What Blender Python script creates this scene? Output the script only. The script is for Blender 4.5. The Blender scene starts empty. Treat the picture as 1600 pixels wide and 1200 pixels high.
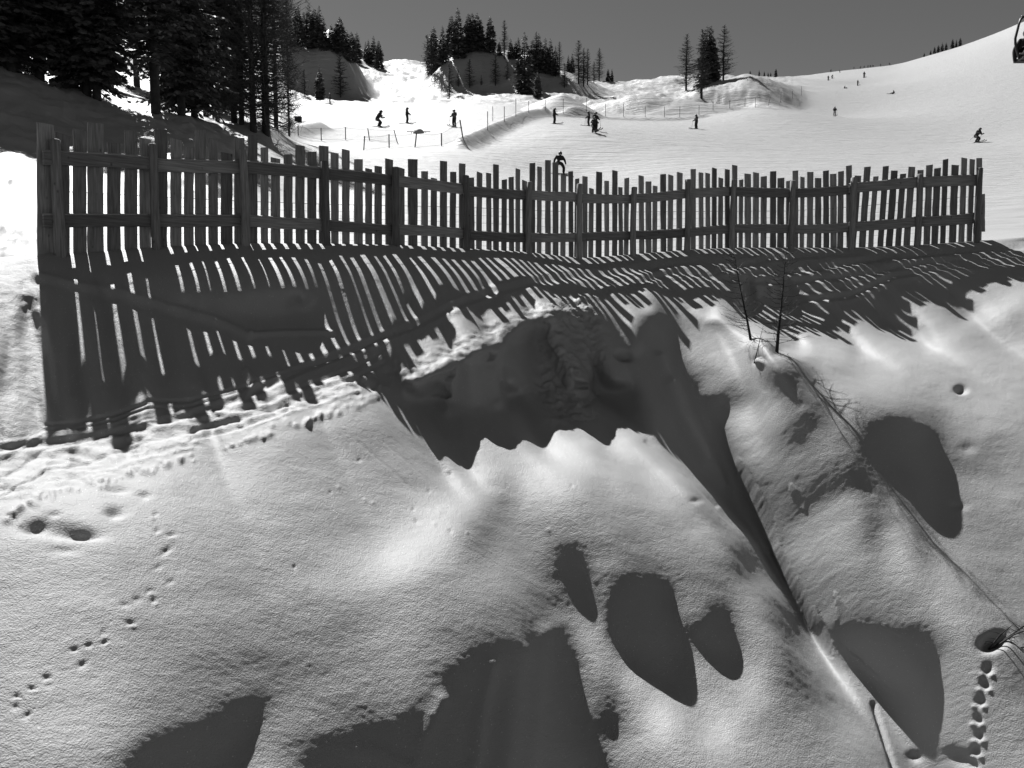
import bpy, bmesh, math, random
import numpy as np
from mathutils import Vector, Matrix
RNG = np.random.default_rng(7); random.seed(7)
SC = bpy.context.scene; COL = SC.collection
PI = math.pi

# ---------------------------------------------------------------- survey frame
# the eye is the origin; bearings are read off as (px, py) of a 1600x1200 view pitched 5 deg down
FPX = 1232.0; TH = math.radians(5.0)
CT, ST = math.cos(TH), math.sin(TH)
def P(px, py, Y):
    """world point on bearing (px, py) at forward distance Y (arrays welcome)"""
    px = np.asarray(px, float); py = np.asarray(py, float)
    u = (px-800)/FPX; v = (600-py)/FPX
    dy = CT + ST*v
    return np.stack(np.broadcast_arrays(u/dy*Y, Y+0*dy, (-ST+CT*v)/dy*Y), -1)
SUN_AZ, SUN_EL = math.radians(-29.5), math.radians(51)
S = np.array([math.sin(SUN_AZ)*math.cos(SUN_EL), math.cos(SUN_AZ)*math.cos(SUN_EL), math.sin(SUN_EL)])

def sstep(a, b, x):
    t = np.clip((x-a)/(b-a), 0, 1); return t*t*(3-2*t)

# ---------------------------------------------------------------- fence line
FX = np.array([-1600,-300,66,95,245,383,510,620,728,828,905,990,1073,1145,1236,1330,1432,1525,1600,1900,3200.])
FD = np.array([8.5,8.9,9.7,10.0,10.9,11.6,12.3,13.2,14.2,15.1,15.7,16.1,16.5,16.8,17.0,16.9,16.4,16.2,16.2,16.2,16.2])
FB = np.array([470,420,398,400,388,381,381,383,389,395,405,398,391,388,388,388,384,377,371,360,340.])
def smooth_tab(xs, ys, win):
    g = np.arange(-1700, 3300, 4.0); v = np.interp(g, xs, ys)
    k = np.exp(-0.5*(np.arange(-3*win, 3*win+1, 4.0)/win)**2); k /= k.sum()
    vp = np.pad(v, len(k)//2, mode='edge')
    return g, np.convolve(vp, k, 'valid')[:len(g)]
_gd = smooth_tab(FX, FD, 40); _gb = smooth_tab(FX, FB, 14)
def fence_d(px): return np.interp(px, *_gd)
def fence_b(px): return np.interp(px, *_gb)

# ---------------------------------------------------------------- noise
_T = RNG.random((256, 256))
def vnoise(x, y):
    xi = np.floor(x).astype(int); yi = np.floor(y).astype(int)
    fx = x-xi; fy = y-yi
    fx = fx*fx*fx*(fx*(fx*6-15)+10); fy = fy*fy*fy*(fy*(fy*6-15)+10)
    a = _T[xi & 255, yi & 255]; b = _T[(xi+1) & 255, yi & 255]
    c = _T[xi & 255, (yi+1) & 255]; d = _T[(xi+1) & 255, (yi+1) & 255]
    return ((a*(1-fx)+b*fx)*(1-fy)+(c*(1-fx)+d*fx)*fy)*2-1
def fbm(x, y, n=4, g=0.5):
    s = 0; a = 1
    for k in range(n):
        s = s+a*vnoise(x+17.3*k, y-9.1*k); x = x*2.03+y*0.11; y = y*2.03-x*0.05; a *= g
    return s

def poly_dist(X, Y, pts, closed):
    """distance to a polyline, and inside mask when closed"""
    d2 = np.full(X.shape, 1e18); ins = np.zeros(X.shape, bool); n = len(pts)
    for i in range(n if closed else n-1):
        x0, y0 = pts[i]; x1, y1 = pts[(i+1) % n]
        dx, dy = x1-x0, y1-y0; L = dx*dx+dy*dy+1e-9
        t = np.clip(((X-x0)*dx+(Y-y0)*dy)/L, 0, 1)
        d2 = np.minimum(d2, (X-x0-t*dx)**2+(Y-y0-t*dy)**2)
        if closed:
            c = (y0 > Y) != (y1 > Y)
            ins ^= c & (X < x0+(Y-y0)*dx/(dy if abs(dy) > 1e-9 else 1e-9))
    return np.sqrt(d2), ins

# ---------------------------------------------------------------- the bank below the fence
# steepness map: T = cosine of sun incidence on the slope (0.8 level, 0.3 steep, <0 steeper than the sun)
ST_ = 6
gx = np.arange(-300, 1901, ST_).astype(float); gy = np.arange(365, 1331, ST_).astype(float)
GX, GY = np.meshgrid(gx, gy)
TM = np.full(GX.shape, 0.42); WMAP = np.ones(GX.shape)
def gsm(a, sg):
    r = int(3*sg+1); k = np.exp(-0.5*(np.arange(-r, r+1)/sg)**2); k /= k.sum()
    for ax in (0, 1):
        b = np.pad(a, [(r, r) if i == ax else (0, 0) for i in (0, 1)], mode='edge'); n = a.shape[ax]
        a = sum(k[i]*np.take(b, np.arange(i, i+n), ax) for i in range(2*r+1))
    return a
def poly(T, pts, feather=8, k=1.0):
    global TM
    x0 = min(p[0] for p in pts)-4*feather; x1 = max(p[0] for p in pts)+4*feather
    y0 = min(p[1] for p in pts)-4*feather; y1 = max(p[1] for p in pts)+4*feather
    i0, i1 = np.searchsorted(gy, [y0, y1]); j0, j1 = np.searchsorted(gx, [x0, x1])
    if i1 <= i0 or j1 <= j0: return
    X = GX[i0:i1, j0:j1]+6*vnoise(GX[i0:i1, j0:j1]/34, GY[i0:i1, j0:j1]/34)+3*vnoise(GX[i0:i1, j0:j1]/13+7, GY[i0:i1, j0:j1]/13); Y = GY[i0:i1, j0:j1]+6*vnoise(GX[i0:i1, j0:j1]/34+40, GY[i0:i1, j0:j1]/34)+3*vnoise(GX[i0:i1, j0:j1]/13, GY[i0:i1, j0:j1]/13+90)
    d, ins = poly_dist(X, Y, pts, True); sd = np.where(ins, -d, d)
    a = k*(1-sstep(-feather, feather, sd))
    TM[i0:i1, j0:j1] = TM[i0:i1, j0:j1]*(1-a)+T*a
def lobe(pts, T=-0.14, up=26, feather=7, k=.5):
    """steep drop with a rounded brow above it"""
    up *= 3.2; n = 11; dn = 0
    poly(.2, [(x-up*.3, y-up*1.0) for x, y in pts], up*.95, .55)
    for q in range(n):
        u = (q+.5)/n; tq = .42*(1-u)+.05*u
        poly(tq, [(x-(up*.28-dn*.1)*(1-u), y-up*(1-u)+dn*u*.4) for x, y in pts], max(feather, up*.3*(1-u)+feather), .42)
    cy = sum(p[1] for p in pts)/len(pts); top = min(p[1] for p in pts)
    poly(T, [(x, y+(up*.10 if y < cy else 0)*(cy-y)/(cy-top+1e-6)) for x, y in pts], feather*1.5)
def blob(T, cx, cy, rx, ry, rot=0, k=1.0):
    global TM
    c, s = math.cos(math.radians(rot)), math.sin(math.radians(rot))
    u = ((GX-cx)*c+(GY-cy)*s)/rx; v = (-(GX-cx)*s+(GY-cy)*c)/ry
    a = k*np.exp(-(u*u+v*v)*0.9)
    TM = TM*(1-a)+T*a
# upper bank and trail
blob(.55,60,560,120,260); blob(.6,30,350,80,70)
poly(.5,[(60,385),(300,380),(600,378),(900,395),(900,420),(700,425),(500,412),(300,410),(60,420)],14)
blob(-.1,345,474,190,24,3); blob(-.1,430,470,110,26,-4)
poly(.42,[(80,480),(300,530),(640,510),(800,455),(800,490),(600,570),(400,625),(120,690),(80,690)],12,.8)
poly(.66,[(-100,720),(100,700),(250,655),(400,622),(560,590),(600,600),(430,650),(250,700),(100,750),(-100,800)],9)
poly(.5,[(600,578),(720,528),(840,470),(930,440),(935,452),(850,486),(720,548),(610,598)],6,.7)
poly(.68,[(-100,800),(40,760),(150,745),(270,720),(300,745),(200,780),(60,800),(-60,840)],16)
# left foreground
blob(.58,150,800,170,50,-8); blob(.5,330,760,150,60,-15); blob(.46,150,950,200,110)
blob(.36,420,960,200,90,-15); blob(.22,330,1075,200,55,-22); blob(.2,560,1030,160,60,-28)
blob(.5,110,1130,140,60); blob(.28,610,700,90,60,35); blob(.3,480,720,60,30,0,.5)
blob(.58,640,840,80,45,-30); blob(.46,560,880,80,40,-30)
# face below trail
poly(-.12,[(606,606),(660,588),(720,560),(800,515),(850,490),(920,480),(965,500),(990,550),(1005,590),(985,618),(900,612),(800,615),(764,636),(735,646),(700,636),(660,632),(625,626)],8)
poly(.48,[(630,650),(700,655),(760,655),(800,632),(900,630),(985,638),(1005,640),(1060,735),(1130,815),(1130,850),(900,850),(700,800)],10,.8)
# below the shadow tips: bright shoulder with soft folds
def z(*p): return [(600+x/1.463, 380+y/1.463) for x, y in p]
def zb(T, x, y, rx, ry, rot=0, k=1.0): blob(T, 600+x/1.463, 380+y/1.463, rx/1.463, ry/1.463, rot, k)
zb(.56,420,520,260,80); zb(.42,60,560,120,90); zb(.6,150,600,90,50,-25); zb(.62,60,720,120,50,-25)
zb(.7,425,470,60,45); zb(.72,545,440,40,40); zb(.66,370,590,34,90,25); zb(.64,535,560,13,120,6); zb(.42,490,560,14,110,8,.8); zb(.62,600,560,16,110,4); zb(.40,570,600,10,90,5,.8); zb(.66,660,560,30,70,-28); zb(.36,710,640,40,50,20,.8); zb(.58,740,690,34,50)
zb(.3,330,640,14,60,28); zb(.66,240,760,70,26,-20)
lobe(z((298,560),(283,610),(262,648),(222,712),(200,718),(215,688),(250,640),(275,595)),-.12,8,5)
zb(.28,335,690,14,40,12); zb(.7,290,790,80,30,-4); zb(.76,350,790,34,16,5); zb(.62,200,830,90,40,-28); zb(.5,60,900,120,60,-25); zb(.26,60,1010,140,60,-25); zb(.27,230,910,120,50,-30); zb(.15,130,1000,80,40,-30); zb(.55,390,690,20,26,0)
zb(.30,420,690,70,50); zb(.16,500,780,34,90); zb(.2,600,740,90,40); zb(.14,560,700,40,40,0,.6); zb(.2,720,800,70,60)
lobe(z((378,700),(440,690),(462,705),(473,835),(440,843),(415,835),(395,800),(362,750)),-.2,20,6)
lobe(z((535,775),(570,760),(630,762),(655,795),(668,930),(655,975),(628,990),(600,975),(575,950),(535,957),(520,890)),-.16,34,6)
zb(.28,720,830,60,60)
lobe(z((787,770),(800,870),(806,920),(792,955),(760,946),(700,922),(690,898),(740,880),(768,830)),-.1,14,6)
lobe(z((348,876),(380,840),(408,849),(418,925),(446,915),(449,1012),(462,1062),(490,1134),(515,1240),(-210,1240),(-160,1160),(-80,1125),(58,1097),(128,1077),(102,1033),(146,998),(190,958),(249,933),(314,911)),-.11,36,10)
poly(.42,z((415,848),(446,837),(505,860),(530,925),(503,951),(508,1053),(493,1129),(468,1094),(455,1010),(449,922),(424,922)),6)
poly(-.16,z((518,964),(535,980),(540,1124),(512,1146),(494,1090),(505,1002)),5)
lobe([(180,1205),(210,1177),(270,1147),(337,1117),(412,1080),(426,1084),(394,1127),(371,1164),(340,1210)],-.12,9,6)
zb(.66,575,990,34,44,-20); zb(.22,582,1060,12,55,12); zb(.66,640,1080,40,60); zb(.4,700,1110,18,80,10); zb(.7,840,1030,34,70,28); zb(.66,770,1130,40,60,20); zb(.6,880,880,40,50,-30); zb(.62,850,820,30,40)
zb(.12,965,1010,60,42,35); zb(.2,930,950,40,40); zb(.34,940,1120,80,50); zb(.55,860,1160,60,40); zb(.15,985,960,16,10)
poly(.62,z((940,905),(975,905),(1110,1010),(1200,1070),(1180,1100),(1080,1060),(1000,980)),12,.8)
zb(.24,880,860,24,34,-30); zb(.66,1120,1080,40,34); zb(.55,1060,1130,60,40)
# gully right of the ridge
lobe(z((617,110),(683,190),(722,265),(766,285),(830,320),(825,345),(783,373),(771,395),(783,467),(795,505),(818,560),(805,610),(790,645),(768,650),(755,570),(700,520),(629,450),(592,351),(571,234)),-.12,4,6)
lobe(z((800,690),(830,680),(880,690),(905,730),(940,770),(965,850),(975,895),(955,920),(930,905),(880,790),(805,720)),-.12,4,5)
zb(.6,795,640,14,22); zb(.58,910,735,14,12); zb(.5,885,710,12,8)
poly(.34,z((800,480),(870,540),(900,600),(940,640),(930,700),(900,680),(850,610),(815,560)),10)
# sapling mound
zb(.2,860,590,60,80,-30); zb(.62,690,112,70,24,10); zb(.36,770,260,70,60); zb(.03,760,188,50,22,10); zb(.34,700,230,30,40); zb(.36,850,330,30,30)
zb(.75,840,205,36,18); zb(.58,930,205,50,26); zb(.62,985,180,50,26,30); zb(.45,870,250,50,20)
lobe(z((860,300),(930,285),(1000,296),(1012,330),(1020,400),(960,375),(920,362),(880,330)),-.12,10,6)
lobe(z((735,350),(800,335),(850,345),(830,362),(775,385)),-.05,6,5)
poly(.52,z((778,388),(822,366),(880,380),(925,412),(888,450),(905,470),(945,468),(1003,425),(1015,450),(940,515),(870,535),(800,470)),8)
zb(.6,830,400,30,24); zb(.62,970,480,40,14,-25)
lobe(z((885,452),(930,420),(980,372),(1010,335),(1032,400),(992,422),(950,462),(912,471)),-.1,4,6)
zb(.22,960,540,70,30,-20)
lobe(z((905,600),(960,580),(1060,520),(1120,522),(1146,600),(1112,580),(1050,574),(1000,603),(930,642)),-.12,20,6)
# right mounds
zb(.58,1110,310,120,60); zb(.68,1060,245,90,16,12); zb(.64,1170,330,16,60,-10); zb(.64,1120,330,14,50,-14); zb(.2,1050,282,30,12,-20); zb(.3,1080,300,24,8,-20); zb(.66,1250,250,110,14,10); zb(.6,1380,400,90,70); zb(.62,1400,560,110,26); zb(.45,1240,330,40,30)
zb(.28,1130,400,50,14)
lobe(z((1090,420),(1130,400),(1190,402),(1240,425),(1272,395),(1252,450),(1242,484),(1292,470),(1295,515),(1255,532),(1200,522),(1140,516),(1100,492),(1130,462)),-.14,12,6)
poly(.55,z((1140,520),(1180,508),(1212,520),(1205,535),(1150,532)),6)
lobe(z((1140,545),(1190,540),(1215,560),(1218,572),(1170,570)),.02,6,5)
zb(.14,1370,505,70,22); zb(.12,1262,520,30,20); zb(-.15,1321,336,12,8); zb(.3,1400,205,80,26,-8); zb(.8,1430,137,40,14,-25); zb(.62,1350,180,44,12,-20); zb(.25,1450,180,30,30); zb(.3,1335,412,30,12); zb(.3,1400,440,40,14)
# dome
zb(.52,1010,690,90,70); zb(.62,1060,600,60,18,-14); zb(.66,1190,775,34,60,-5); zb(.34,1010,780,100,40); zb(.6,1170,680,30,40); zb(.4,1090,800,60,30)
lobe(z((1110,590),(1138,592),(1136,655),(1124,735),(1112,720),(1108,660)),-.08,4,5)
lobe(z((1212,525),(1246,540),(1254,595),(1246,650),(1254,725),(1244,738),(1228,690),(1218,612)),-.15,4,5)
zb(.16,1110,880,120,34,5)
lobe(z((1010,895),(1080,880),(1140,890),(1240,862),(1268,895),(1250,960),(1238,1008),(1205,1032),(1184,1038),(1122,997),(1078,965),(1040,922)),-.14,18,6)
poly(.12,z((1250,760),(1264,820),(1270,885),(1255,885),(1246,838)),5)
zb(.58,1290,760,40,90); zb(.45,1380,660,100,60); zb(.3,1380,610,70,18,15); zb(.6,1290,850,60,30); zb(.58,1160,1100,50,40); zb(.3,1130,1080,14,60,-15); zb(.08,1205,1170,18,12); zb(.1,1148,1150,12,44,-20); zb(.5,1280,1130,60,40)
zb(.05,1448,980,38,42); zb(.4,1310,1030,60,80); zb(.12,1290,1170,34,24); zb(.1,1116,1072,12,12)
WMAP_LIP = [(600,520),(840,440),(960,425),(1160,440),(1170,500),(1060,500),(980,480),(900,500),(720,575),(610,620)]
zb(.03,330,1000,10,120,10); zb(.04,400,1000,8,100,-4); zb(-.02,250,1100,14,110,10); zb(.05,100,1130,12,80,30); zb(.03,440,1120,8,80,-8)
blob(.3,740,520,110,20,-28,.7)
# CONTR
_lo = sstep(600, 720, GY)
TM = TM+_lo*np.where(TM > .43, .4, .22*sstep(.12, .43, TM))*(np.clip(TM, .02, .8)-.43)
TM = np.where(TM > 0, TM*(1-.2*sstep(1080, 1200, GX)*sstep(540, 640, GY)), TM)
TM = np.where(TM > 0, TM-.11*_lo*(1-sstep(.48, .66, TM))*sstep(0, .16, TM), TM)
TM = np.minimum(TM, .70); TM = np.where(TM < .02, TM*(1+.55*_lo)-.03*_lo, TM); _b = gsm(TM, 2.6); TM = gsm(TM, 1.2); TM = TM*(1-_lo)+_b*_lo; TM = np.maximum(TM, -.2)
# where the fence's own shadow hides the tone, trust the survey points instead
_d, _in = poly_dist(GX, GY, [(-400,470),(60,400),(400,380),(900,400),(1540,375),(1900,360),(1900,470),(1560,480),(1450,530),(1250,480),(1060,445),(930,475),(800,500),(600,600),(400,660),(80,700),(-400,720)], True)
WMAP = np.where(_in, 0.08, 1.0); WMAP = np.where(_in & (GY < fence_b(GX)+40), 0.3, WMAP)
WMAP = np.maximum(WMAP, .45*np.exp(-(((GX-375)/170)**2+((GY-474)/30)**2)**2))
_d, _in = poly_dist(GX, GY, WMAP_LIP, True); WMAP = np.where(_in, 0.12, WMAP)

MU, LAMX, WANCH = 3.0, 200.0, 600.0
LIP = [(700,540,11.21),(760,515,11.92),(830,485,12.8),(900,465,13.6),(960,460,14.04),(1010,470,14.18),(1060,480,14.31),(1110,480,14.48),(1160,490,14.55),(660,665,9.86),(710,690,9.96),(770,660,10.58),(800,652,10.87),(850,655,11.22),(900,650,11.6),(950,650,11.95),(1000,650,12.29),(1000,560,13.15),(1060,600,13.08),(1100,640,12.9),(800,600,11.4),(900,605,12.05),(960,590,12.7)]
ANCH = [(200,698,7.79),(330,671,8.43),(490,632,9.23),(560,605,9.69),(690,735,9.47),(735,730,9.75),(790,680,10.43),(855,698,10.74),
 (950,697,11.38),(1020,690,11.91),(1345,550,14.23),(1445,545,14.43),(1530,510,14.54),
 (170,624,8.26),(262,618,8.69),(420,600,9.38),(500,588,9.78),(650,545,10.89),(760,510,12.06),(900,470,13.66),(1250,540,14.46),(1420,490,15.13),(1080,470,14.66),
 (170,455,9.74),(260,460,10.18),(330,450,10.56),(500,450,11.41),(640,470,12.24),(760,455,13.45),(850,435,14.49),(950,430,15.23),(1060,420,15.78),(1150,425,16.03),(1250,430,16.22),(1350,430,16.21),(1450,420,15.89)]
TANE = (492-GY)/FPX
def g_of_T(T):
    a = np.arccos(np.clip(T/0.953, -0.5, 0.999))-math.radians(34.2)
    a = np.clip(a, math.radians(-10), math.radians(80))
    return -(1/FPX)/np.maximum(np.tan(a)-TANE, 0.16)*ST_
base_g = g_of_T(np.full(GX.shape, 0.36))
fbg = fence_b(gx); fdg = fence_d(gx)
cum = np.cumsum(base_g, 0)
rows = np.arange(len(gy))
ib = (fbg-gy[0])/ST_
cb = np.array([np.interp(ib[j], rows, cum[:, j]) for j in range(len(gx))])
L0 = np.log(fdg)[None, :]+cum-cb[None, :]
W = np.zeros(GX.shape); D = np.zeros(GX.shape)
for j in range(len(gx)):
    i = int(round(ib[j])); W[max(0, i-1):i+1, j] = 3000.0
for ax_i, (ax, ay, ad) in enumerate(ANCH+LIP):
    j = int(round((ax-gx[0])/ST_)); i = int(round((ay-gy[0])/ST_))
    for di in (-1, 0, 1):
        for dj in (-1, 0, 1):
            w = WANCH*(.5 if ax_i < 13 else .12 if ax_i < 23 else .03 if ax_i < len(ANCH) else .25); W[i+di, j+dj] = max(W[i+di, j+dj], w); D[i+di, j+dj] = math.log(ad)-L0[i+di, j+dj]
# fit the relief: slopes as the steepness map asks, smooth, and through the surveyed points
def grid_dirs(e):
    d = P(GX, GY, 1.0); dx = P(GX+e, GY, 1.0)-P(GX-e, GY, 1.0); dy = P(GX, GY+e, 1.0)-P(GX, GY-e, 1.0)
    return d, dx/(2*e), dy/(2*e)
_d, _dx, _dy = grid_dirs(1.0)
NA, NB, NCC = np.cross(_dy, _dx), np.cross(_dy, _d), np.cross(_d, _dx)
def Dx(x): return (x[:-1, 1:]-x[:-1, :-1]+x[1:, 1:]-x[1:, :-1])/(2*ST_)
def Dy(x): return (x[1:, :-1]-x[:-1, :-1]+x[1:, 1:]-x[:-1, 1:])/(2*ST_)
def DxT(y):
    o = np.zeros(GX.shape); y = y/(2*ST_)
    o[:-1, 1:] += y; o[:-1, :-1] -= y; o[1:, 1:] += y; o[1:, :-1] -= y; return o
def DyT(y):
    o = np.zeros(GX.shape); y = y/(2*ST_)
    o[1:, :-1] += y; o[:-1, :-1] -= y; o[1:, 1:] += y; o[:-1, 1:] -= y; return o
def cc(a): return 0.25*(a[:-1, :-1]+a[1:, :-1]+a[:-1, 1:]+a[1:, 1:])
NA, NB, NCC = cc(NA), cc(NB), cc(NCC)
def lap(x):
    o = np.zeros(GX.shape); o[1:-1] += x[2:]-2*x[1:-1]+x[:-2]; o[:, 1:-1] += x[:, 2:]-2*x[:, 1:-1]+x[:, :-2]; return o
def lapT(y):
    o = np.zeros(GX.shape); z = y[1:-1]; o[2:] += z; o[1:-1] -= 2*z; o[:-2] += z
    z = y[:, 1:-1]; o[:, 2:] += z; o[:, 1:-1] -= 2*z; o[:, :-2] += z; return o
TC = cc(TM); WS = cc(WMAP)
X = np.zeros(GX.shape)
def shade_lin(L):
    lx, ly = Dx(L)[..., None], Dy(L)[..., None]
    N = NA+lx*NB+ly*NCC; m = np.linalg.norm(N, axis=-1); ns = N@S
    a = (NB@S)/m-ns*(N*NB).sum(-1)/m**3; b = (NCC@S)/m-ns*(N*NCC).sum(-1)/m**3
    return ns/m, a, b
sgn = 1.0 if shade_lin(L0)[0].mean() > 0 else -1.0
def run(nit, mu, lam, ncg):
    global X
    for it in range(nit):
        sh, a, b = shade_lin(L0+X); sh, a, b = sh*sgn, a*sgn, b*sgn
        e = np.where((TC < 0.0) & (sh < TC), 0.0, TC-sh); w = WS*np.where((TC < 0) & (sh < TC), 0.15, 1.0)
        e = np.clip(e, -0.25, 0.25)
        rhs = DxT(w*a*e)+DyT(w*b*e)+W*(D-X)-mu*lapT(lap(X))-lam*DxT(Dx(X))
        def op(x): 
            q = a*Dx(x)+b*Dy(x); return DxT(w*a*q)+DyT(w*b*q)+(W+1e-7)*x+mu*lapT(lap(x))+lam*DxT(Dx(x))
        dg = W+1e-7+mu*20+lam/ST_**2+0
        wa = w*a*a/(4*ST_**2)+w*b*b/(4*ST_**2)
        dg = dg+0; dg[:-1, :-1] += wa; dg[1:, :-1] += wa; dg[:-1, 1:] += wa; dg[1:, 1:] += wa
        x = np.zeros(GX.shape); r = rhs.copy(); z = r/dg; p = z.copy(); rz = (r*z).sum()
        for _ in range(ncg):
            Ap = op(p); al = rz/(p*Ap).sum(); x += al*p; r -= al*Ap; z = r/dg; rn = (r*z).sum(); p = z+rn/rz*p; rz = rn
        X = X+x*0.8
run(3, MU*30, LAMX, 260); run(5, MU*5, LAMX, 260); run(7, MU, LAMX, 260)
LN = L0+X

for _ in range(2):
    _q = np.pad(LN, 1, mode='edge'); _q = .25*_q[:-2]+.5*_q[1:-1]+.25*_q[2:]; LN = .25*_q[:, :-2]+.5*_q[:, 1:-1]+.25*_q[:, 2:]
def near_r(px, py):
    """forward distance of the bank on the bearing"""
    px = np.asarray(px, float); py = np.asarray(py, float)
    j = np.clip((px-gx[0])/ST_, 0, len(gx)-1.001); i = np.clip((py-gy[0])/ST_, 0, len(gy)-1.001)
    j0 = j.astype(int); i0 = i.astype(int); u = j-j0; v = i-i0
    return np.exp((LN[i0, j0]*(1-u)+LN[i0, j0+1]*u)*(1-v)+(LN[i0+1, j0]*(1-u)+LN[i0+1, j0+1]*u)*v)

# ---------------------------------------------------------------- the slopes beyond the fence
FARC = [ # (px, forward distance, py)
 (900,25,337),(900,40,296),(900,60,270),(900,78,207),(900,100,192),(900,120,183),(900,150,165),(930,200,145),(960,300,129),
 (760,60,248),(760,80,208),(780,100,185),(780,130,165),
 (1088,25,335),(1088,40,296),(1088,60,258),(1088,100,203),(1088,130,185),(1088,160,158),(1060,210,140),(1030,330,122),
 (1304,25,333),(1304,40,294),(1304,60,256),(1304,100,212),(1304,160,182),(1304,270,127),(1304,400,112),
 (1200,130,172),(1220,200,142),(1200,330,120),
 (1350,270,132),(1400,400,101),(1527,25,328),(1527,40,285),(1527,60,250),(1527,90,224),(1527,150,165),(1527,250,102),(1500,400,72),
 (1600,25,325),(1600,45,270),(1600,90,215),(1600,200,112),(1600,360,32),
 (2000,25,320),(2000,40,260),(2000,90,180),(2000,200,60),(2000,360,-70),(3000,30,300),(3000,90,160),(3000,300,-120),
 (700,25,325),(700,40,282),(700,60,242),(700,90,199),(700,120,176),(700,160,160),(690,190,145),(650,235,113),(632,290,97),
 (590,25,318),(590,40,278),(590,60,240),(592,95,199),(592,145,163),(590,210,140),(590,270,108),
 (500,25,318),(500,40,280),(500,70,225),(517,145,163),(500,185,150),(510,240,85),
 (400,18,330),(400,25,285),(400,35,222),(400,45,206),(420,80,182),(420,150,150),(430,250,70),
 (300,14,345),(300,19,292),(300,25,226),(300,33,192),(300,45,182),(300,80,150),(300,200,80),
 (200,14,330),(200,19,275),(200,26,205),(200,33,170),(200,50,155),(200,120,110),
 (100,13,335),(100,18,270),(100,24,205),(100,31,138),(100,45,118),(100,120,60),
 (0,12,335),(0,17,262),(0,22,205),(0,30,104),(0,45,80),(0,120,20),
 (-250,12,330),(-250,17,240),(-250,25,120),(-250,35,70),(-250,120,0),
 (-1000,12,330),(-1000,20,200),(-1000,35,60),(-1000,120,-40)]
KX, KY = 1/170.0, 4.5
def _phi(r2): return 0.5*r2*np.log(r2+1e-9)
_c = np.array([(a*KX, math.log(b)*KY, c) for a, b, c in FARC]); _n = len(_c)
_r2 = ((_c[:, None, :2]-_c[None, :, :2])**2).sum(-1)
_A = np.zeros((_n+3, _n+3)); _A[:_n, :_n] = _phi(_r2)+np.eye(_n)*0.02
_A[:_n, _n] = 1; _A[:_n, _n+1:] = _c[:, :2]; _A[_n, :_n] = 1; _A[_n+1:, :_n] = _c[:, :2].T
_w = np.linalg.solve(_A, np.concatenate([_c[:, 2], np.zeros(3)]))
def tps(px, ln):
    x = px*KX; y = ln*KY
    out = _w[_n]+_w[_n+1]*x+_w[_n+2]*y
    for i in range(_n):
        out = out+_w[i]*_phi((x-_c[i, 0])**2+(y-_c[i, 1])**2)
    return out
CREST = [(-2000,100,-60),(0,110,30),(430,262,72),(470,262,66),(520,265,78),(560,275,94),(600,300,97),(640,310,96),(690,300,99),(760,300,115),(900,300,130),(965,310,130),(1030,345,121),(1130,340,119),(1230,400,121),(1300,410,112),(1400,400,101),(1500,390,72),(1560,380,50),(1600,365,32),(2000,365,-70),(3200,330,-150)]
_cx = np.array([c[0] for c in CREST], float); _cl = np.log(np.array([c[1] for c in CREST], float)); _cy = np.array([c[2] for c in CREST], float)
_cg, _cy2 = smooth_tab(_cx, _cy, 14); _, _cl2 = smooth_tab(_cx, _cl, 30)
def bump(px, ln, cx, wx, y0, y1, amp, back=0.25, p=2):
    """a knoll: its face climbs from distance y0 to y1, then the top runs back"""
    l0, l1 = math.log(y0), math.log(y1)
    side = np.exp(-np.abs((px-cx)/wx)**(2*p)*0.7)
    up = sstep(l0, l1, ln); dn = 1-sstep(l1+back*0.3, l1+back, ln)
    return amp*side*up*dn
def far_y(px, ln):
    lf = np.log(fence_d(px))
    y = tps(px, ln)
    y = y+(fence_b(px)-tps(px, lf))*np.exp(-((ln-lf)/0.22))
    lc = np.interp(px, _cg, _cl2); yc = np.interp(px, _cg, _cy2)
    k = sstep(-0.35, 0.0, ln-lc)                       # settle on the skyline
    y = y*(1-k)+(yc+90*np.clip(lc-ln, 0, 1)**1.2)*k
    y = y-bump(px+12*vnoise(px*.03, ln*20), ln, 752, 74, 183, 197, 56, 0.16, 2)-bump(px, ln, 868, 62, 176, 188, 32, 0.16, 2)
    y = y-bump(px+10*vnoise(px*.03, ln*20+5), ln, 478, 62, 176, 187, 60, 0.16, 2)-bump(px, ln, 535, 34, 180, 190, 34, .16)
    y = y-bump(px, ln, 1150, 70, 158, 165, 22, 0.25)-bump(px, ln, 1200, 45, 165, 174, 12, .3)
    y = y-bump(px, ln, 1030, 34, 230, 262, 5, 0.2)
    y = y
    over = np.maximum(ln-lc, 0)
    return y+over*70
def hitfar(px, py, lo=None):
    """first ground point beyond the fence on a bearing"""
    ln = np.linspace(math.log(lo if lo else float(fence_d(px))+0.3), math.log(440), 1600)
    v = far_y(np.full(ln.shape, float(px)), ln)
    i = np.where(v <= py)[0]
    if len(i) == 0: i = [int(np.argmin(v))]
    return math.exp(ln[i[0]])
def far_point(px, Y): return Vector(P(px, float(far_y(np.array([float(px)]), np.array([math.log(Y)]))[0]), Y))

# ---------------------------------------------------------------- one sheet of snow
cols = np.concatenate([np.linspace(-1500, -100, 90)[:-1], np.arange(-100, 1701, 2.0), np.linspace(1700, 3100, 90)[1:]])
rowsA = np.concatenate([np.linspace(2700, 1330, 60)[:-1], np.arange(1330, 424, -2.0)])
rowsB = np.linspace(0, 1, 16)[1:]
NC = len(cols)
clipc = np.clip(cols, gx[0], gx[-1])
py_rows = [np.full(NC, y) for y in rowsA]+[rowsA[-1]+(fence_b(cols)-rowsA[-1])*t for t in rowsB]
PYn = np.array(py_rows); PXn = np.broadcast_to(cols, PYn.shape)
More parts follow.
